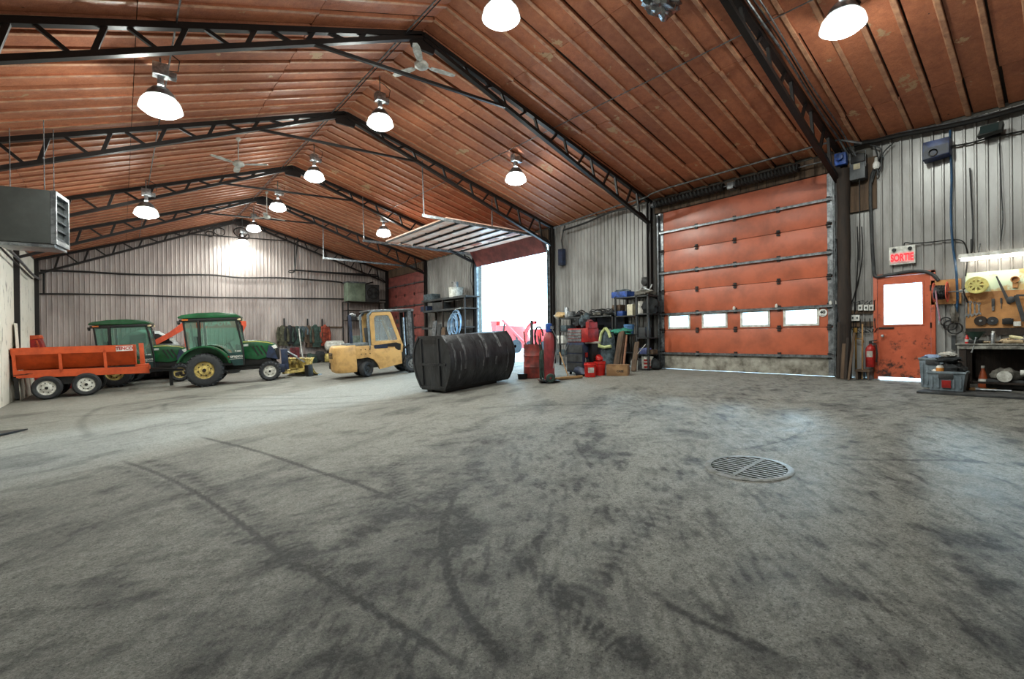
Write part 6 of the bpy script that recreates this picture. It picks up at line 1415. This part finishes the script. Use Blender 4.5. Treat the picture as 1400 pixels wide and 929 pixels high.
# red pails
def pail(px, py, label, m, h=.37, R=.155, sticker=None, group=None, X=None, z=None):
    c = FL(px, py) if X is None else Vector((X, PX(px, py, X).y, z))
    t = thing('pail', label, 'pail', (c.x, c.y+.1, c.z), math.radians(-128), group)
    MB().lathe([(0, 0), (R*.88, 0), (R*.9, .01), (R*.97, h*.80), (R*1.05, h*.82), (R*1.05, h*.88), (R*1.0, h*.9), (R*1.02, h), (R*.95, h), (R*.84, .02), (0, .02)], 26).build('shell', m, t, smooth=True)
    MB().tube([(math.cos(a*math.pi/8)*R*1.04, -.06-.0*a, h*.85 - .16*math.sin(a*math.pi/8)) for a in range(9)], .004, 5).build('bail_handle', m_galv, t)
    if sticker:
        a0 = -.55; MB().lathe([(R*.935, h*.32), (R*.965, h*.68)], 8, None, a0, a0+1.1).build('sticker', sticker, t)
    return t
pail(811, 516, 'red plastic pail with a white sticker, front one of two', m_redpl, sticker=m_white, group='red plastic pails')
pail(824, 513.5, 'red plastic pail behind the stickered one, with a wire handle', m_redpl, group='red plastic pails')
c = FL(819, 511); o = MB().blob((0, 0, 0), (.10, .10, .10), 90, .25).build('red_jerry_cap', m_redpl, smooth=True, loc=(FL(822, 513).x+.02, FL(822, 513).y+.1, c.z+.42)); tag(o, 'small red container sitting in the rear red pail', 'container')
# cardboard box
c = FL(848, 514.5); t = thing('cardboard_box', 'long brown cardboard box with dark print beside the red pails', 'box', (c.x+.12, c.y+.16, c.z), math.radians(-62))
MB().box(-.27, .27, -.17, .17, 0, .28).build('carton', m_card, t, bevel=.004); MB().box(-.27, .27, -.175, -.005, .278, .286).box(-.27, .27, .005, .175, .278, .286).build('flap', m_card, t)
text('CASE', .075, mat('print_dark', '4a3a2e', .8), t, TM((.08, -.1715, .12), (1, 0, 0), (0, 0, 1)), bold=.004)
# vest and coat hanging from the shelf corner
c = PX(831, 450, XB-.14); t = thing('safety_vest', 'pale yellow high visibility vest over a grey coat hanging by the shelves', 'vest', (c.x, c.y, c.z), -math.pi/2)
vv = []; prof = [(0, .10), (.08, .22), (.25, .26), (.55, .25), (.75, .27), (1.05, .22)]
def drape(prof, w, d, seed):
    b = MB(); n = 16; vv = []
    for v, k in prof:
        for i in range(n):
            q = 2*math.pi*i/n; rr = 1 + .3*noise.noise(Vector((math.cos(q)*1.5, math.sin(q)*1.5+seed, v*3))); vv.append((k*w*rr*math.cos(q), k*d*rr*math.sin(q), -v))
    ff = [(j*n+i, j*n+(i+1) % n, (j+1)*n+(i+1) % n, (j+1)*n+i) for j in range(len(prof)-1) for i in range(n)] + [tuple(range(n)), tuple(range(len(vv)-1, len(vv)-n-1, -1))]
    return b.add(vv, ff)
drape([(0, .10), (.08, .20), (.25, .22), (.55, .23), (.8, .24), (1.12, .20)], 1., .45, 4).build('coat_body', C_['slate'], t, smooth=True)
MB().tube([(-.02, -.10, .02), (-.14, -.13, -.12), (-.20, -.14, -.42), (-.20, -.14, -.50)], .042, 8).build('vest_strap', m_hivis, t, smooth=True)
MB().tube([(.0, -.10, .02), (.13, -.13, -.08), (.19, -.13, -.25)], .045, 8).build('vest_strap', m_hivis, t, smooth=True)
MB().tube([(-.22, -.14, -.50), (0, -.17, -.53), (.22, -.14, -.50)], .045, 8).build('vest_band', m_hivis, t, smooth=True)
# planks leaning
for k, (xf, yf, xt, yt, w, mm, lb, nm) in enumerate(((841, 501, 850, 453, .18, m_wood, 'wide weathered plank leaning behind the cardboard box', 'plank'), (847, 500, 853, 453, .07, m_wood, 'narrow weathered plank beside the wide one', 'plank'), (852, 500, 857, 455, .05, mat('pinkish_wood', 'a8785e', .7), 'thin reddish wooden bar right of the planks', 'bar'), (866, 509, 871, 468, .14, m_wood, 'short weathered plank leaning on the shelf tower', 'plank'))):
    X0 = 10.55 + .05*k; a_ = PX(xf, yf, X0); a_.z = fz(X0)+.02; b_ = PX(xt, yt, X0 + .32)
    o = MB().beam(a_, b_, w, .035, (1, 0, 0)).build('leaning_plank', mm); tag(o, lb, nm)
c = FL(859, 509); t = thing('white_stand', 'small white wire stand beside the cardboard box', 'stand', (c.x+.25, c.y, fz(c.x))); MB().tube([(0, -.1, 0), (0, -.12, .30), (0, 0, .36), (0, .08, .3), (0, .1, 0)], .016, 7).tube([(0, 0, .36), (.05, -.35, .75)], .010, 6).build('frame', m_white, t, smooth=True); MB().box(-.02, .02, -.11, .09, .12, .15).build('crossbar', m_white, t)

# shelf tower
XT = 11.12
ya, yb = PX(901, 450, XT + .5).y, PX(840, 450, XT).y
t = thing('shelf_tower', 'tall dark two bay shelving unit beside the closed roll-up door', 'shelving', (XT, ya, 0))
L_ = yb - ya; zt5 = [PX(868, y, XT).z for y in (405, 431, 457, 482, 504)]
ym = PX(871, 450, XT).y - ya
for y in (.0, ym, L_-.05):
    for x in (0, .55): MB().box(x, x+.045, y, y+.05, fz(XT), zt5[0]+.03).build('post', m_dgray, t)
for z in zt5[:4]:
    MB().box(0, .58, ym, L_, z-.03, z).build('shelf', m_dgray, t)
for z in (zt5[0], zt5[1]+.03, zt5[2]-.10, zt5[3]-.05, zt5[4]-.0): MB().box(0, .58, .0, ym, z-.03, z).build('shelf', m_dgray, t)
def st(px, z, dx=.2): c = PX(px, 450, XT+dx); return (XT+dx, c.y, z + .002)
z0, z1, z2, z3, z4_ = zt5
z1b, z2b, z3b = z1+.03, z2-.10, z3-.05
t = thing('blue_crate', 'blue plastic crate full of oddments on top of the shelf tower', 'crate', st(852, z0)); MB().frame([(-.18, -.28), (.18, -.28), (.18, .28), (-.18, .28)], [(-.16, -.26), (.16, -.26), (.16, .26), (-.16, .26)], 0, .17, 'xy').box(-.17, .17, -.27, .27, 0, .02).build('crate', m_blue, t, bevel=.006); MB().blob((0, 0, .16), (.14, .25, .09), 95, .4).build('oddments', C_['slate'], t, smooth=True)
t = thing('machine_parts', 'pale tangle of machine parts on the right end of the tower top', 'parts', st(880, z0)); MB().blob((0, 0, .08), (.16, .3, .09), 96, .4).build('base_lump', C_['grey'], t, smooth=True); MB().tube([(0, .2, .1), (-.02, 0, .25), (0, -.2, .15), (0, -.3, .3)], .022).build('bent_pipe', m_alu, t)
for k, (px, z, w, h, d_, mm, lb, nm) in enumerate(((849, z1, .36, .14, .3, m_blue, 'blue tray in the second shelf of the tower', 'tray'), (846, z1+.15, .3, .18, .25, C_['brown'], 'brown box stacked on the blue tray', 'box'), (864, z1, .20, .32, .2, mat('cream_tub', 'd6cfb4', .5), 'tall cream carton on the second shelf of the tower', 'carton'), (876, z1b, .2, .36, .08, C_['white'], 'pale lilac sheet standing on the second shelf', 'sheet'),
      (851, z3, .3, .25, .3, m_dgray, 'dark box on the lower left shelf of the tower', 'box'), (880, z2b, .3, .28, .3, m_dgray, 'dark box on the third shelf at the right', 'box'), (882, z3b, .24, .17, .25, mat('lilac_blue', '6a74a8', .5), 'lilac blue basket on the lower right shelf', 'basket'), (892, z3b, .16, .12, .25, C_['brown'], 'small brown box right of the lilac blue basket', 'box'))):
    p = st(px, z); o = MB().box(-d_/2, d_/2, -w/2, w/2, 0, h).build('shelf_' + nm, mm, loc=p, bevel=.015); tag(o, lb, nm)
o = MB().blob((0, 0, .20), (.16, .26, .22), 97, .25, 14, 10).build('black_bag', C_['black'], smooth=True, loc=st(889, z1b)); tag(o, 'bulky black bag on the second shelf at the right', 'bag')
pail(864, 452, 'blue plastic pail on the third shelf of the tower', mat('pail_blue', '5b86b8', .4), .28, .15, X=XT+.15, z=z2+.002)
o = MB().blob((0, 0, .08), (.18, .36, .09), 98, .35, 16, 8).build('green_net', mat('net_green', '2f8a74', .8, 0, '1d5c4e', 8), smooth=True, loc=st(857, z2+.0, .1)); tag(o, 'teal green netting spilling over the third shelf', 'netting'); o.location.z = z2 + .0; o.location.x = XT - .12
MB_ = MB().tube([(0, 0, 0), (-.03, .02, -.3), (0, .05, -.62)], .012); 
t = thing('white_bucket', 'white pail with a red label standing at the bottom right of the tower', 'pail', (XT+.18, PX(885, 490, XT+.18).y, fz(XT)), math.radians(-125)); MB().lathe([(0, 0), (.14, 0), (.155, .34), (.165, .35), (.165, .38), (0, .38)], 26).build('shell', m_white, t, smooth=True)
for q in (.06, .16, .25): MB().lathe([(.146+q*.04, q), (.1475+q*.04+.002, q+.055)], 8, None, -1.0, .2).build('red_label', m_red, t)
o = MB().box(-.1, .1, -.09, .09, 0, .33).build('grey_can', m_galv, loc=(XT+.2, PX(876, 490, XT+.2).y, fz(XT)), bevel=.02); tag(o, 'dull square can left of the white pail', 'can')
o = MB().blob((0, 0, .15), (.15, .2, .17), 99, .2).build('dark_lump', C_['black'], smooth=True, loc=(XT+.25, PX(893, 490, XT+.2).y-.05, fz(XT))); tag(o, 'black bundle at the bottom right corner of the tower', 'bundle')
o = MB().lathe([(0, 0), (.10, 0), (.12, .03), (.12, .10), (.10, .16), (0, .17)], 18, Matrix.Rotation(-math.pi/2, 4, 'Y')).box(-.1, 0, -.12, .12, .0, .14).build('wall_speaker', m_black, smooth=True, loc=RW(885, 386, .03)); tag(o, 'small black round box fixed on the wall above the shelf tower', 'box')
# cables hanging at the left wall of the doorway
wire('door_cable', [PX(x, y, 11.6) for x, y in ((646, 352), (643, 380), (650, 410), (652, 450), (654, 490))], .02, m_dgray, 'dark cable hanging down beside the far jamb of the doorway', 'cable')
wire('eave_cable', [PX(x, y, 11.4) for x, y in ((770, 315), (800, 305), (835, 290), (860, 284), (880, 272))], .03, m_black, 'black cable sagging under the eave left of the closed door', 'cable')
o = MB().box(-.12, .05, -.10, .10, 0, .55).build('dark_junction_box', m_bluedk, loc=(11.6, PX(766, 330, 11.6).y-.1, 3.35), bevel=.01); tag(o, 'dark blue junction box high beside the open doorway', 'box')
o = MB().tube([(0, 0, 0), (0, .1, .5), (0, -.05, 1.0)], .02).build('junction_cable', m_black, loc=(11.62, PX(770, 330, 11.6).y, 3.7)); tag(o, 'short black cable rising from the junction box', 'cable')

# dirty white boards against the left wall, floor plate at far left
a_ = FL(-30, 556); b_ = FL(17, 541)
t = thing('leaning_sheets', 'dirty white sheets leaning against the left wall behind the trailer', 'sheets', (-2.42, b_.y-2.6, fz(-2.4)))
for k in range(3): MB().beam((.10+.03*k, .5+.9*k, .0), (.0, .5+.9*k, 2.3-.2*k), .86, .02, (1, 0, 0)).build('sheet', m_cladL, t)
c = FL(12, 592); o = MB().box(-.5, .35, -.28, .28, 0, .02).build('floor_mat', m_black, loc=(c.x-.2, c.y, c.z+.002)); o.rotation_euler = (0, -math.atan(SL), math.radians(-35)); tag(o, 'thin black mat lying on the floor at the left edge', 'mat')

# ---------------------------------------------------------------- outside
g = MB().box(11.735, 70, -40, 70, -.4, -.03).build('ground', m_snow); struct(g)
def OX(px, py, X): return on(px, py, 0, X)
X0 = 19.0; c = OX(700, 480, X0)
t = thing('grain_auger', 'red machine with a slanted conveyor seen through the open doorway', 'machine', (X0, c.y, -.03))
q = lambda px, py, dx=0.: OX(px, py, X0+dx) - Vector((X0, c.y, -.03))
MB().prism([(q(676, 475).y, .3), (q(712, 475).y, .3), (q(700, 452).y, q(700, 452).z), (q(697, 446).y, q(697, 446).z), (q(678, 445).y, q(678, 445).z)], 0, 1.2, 'yz').build('body', m_redpl, t, bevel=.03)
MB().beam(q(687, 438), q(717, 469), .12).build('conveyor', m_redpl, t)
MB().beam(q(690, 441), q(688, 456), .08).build('support_leg', m_black, t); MB().beam(q(706, 458), (q(708, 458).x, q(708, 458).y, .2), .08).build('support_leg', m_black, t)
MB().prism([(q(670, 456).y, q(670, 456).z), (q(674, 456).y, q(674, 456).z), (q(676, 439).y, q(676, 439).z), (q(667, 439).y, q(667, 439).z)], .2, .5, 'yz').build('stack', m_redpl, t)
for px in (678, 708): p = q(px, 482); MB().lathe([(.1, -.1), (.4, -.1), (.42, 0), (.4, .1), (.1, .1)], 22, Matrix.Translation((-.1, p.y, .42)) @ Matrix.Rotation(math.pi/2, 4, 'Y')).build('wheel', m_rubber, t, smooth=True)
X0 = 17.5; c = OX(738, 470, X0)
t = thing('red_implement', 'smaller red implement with a curved guard outside, above the drum', 'implement', (X0, c.y, -.03))
z_ = lambda py: OX(738, py, X0).z + .03
MB().box(-.2, .5, -.35, .35, .5, z_(450)).build('frame', m_redpl, t, bevel=.03)
MB().lathe([(.8, -.08), (.95, -.08), (.95, .08), (.8, .08), (.8, -.08)], 24, Matrix.Translation((0, .3, .9)) @ Matrix.Rotation(math.pi/2, 4, 'Y'), 0, math.pi).build('curved_guard', m_redpl, t, smooth=True)
for y in (-.6, .6): MB().lathe([(.05, -.1), (.38, -.1), (.4, 0), (.38, .1), (.05, .1)], 20, Matrix.Translation((-.1, y, .4)) @ Matrix.Rotation(math.pi/2, 4, 'Y')).build('wheel', m_rubber, t, smooth=True)
b = MB().blob((0, 0, -.3), (5, 14, 1.3), 120, .2, 24, 12, 2); o = b.build('snow_bank', m_snow, smooth=True, loc=(32, 36, 0)); tag(o, 'white snow bank beyond the machines outside', 'snow bank')
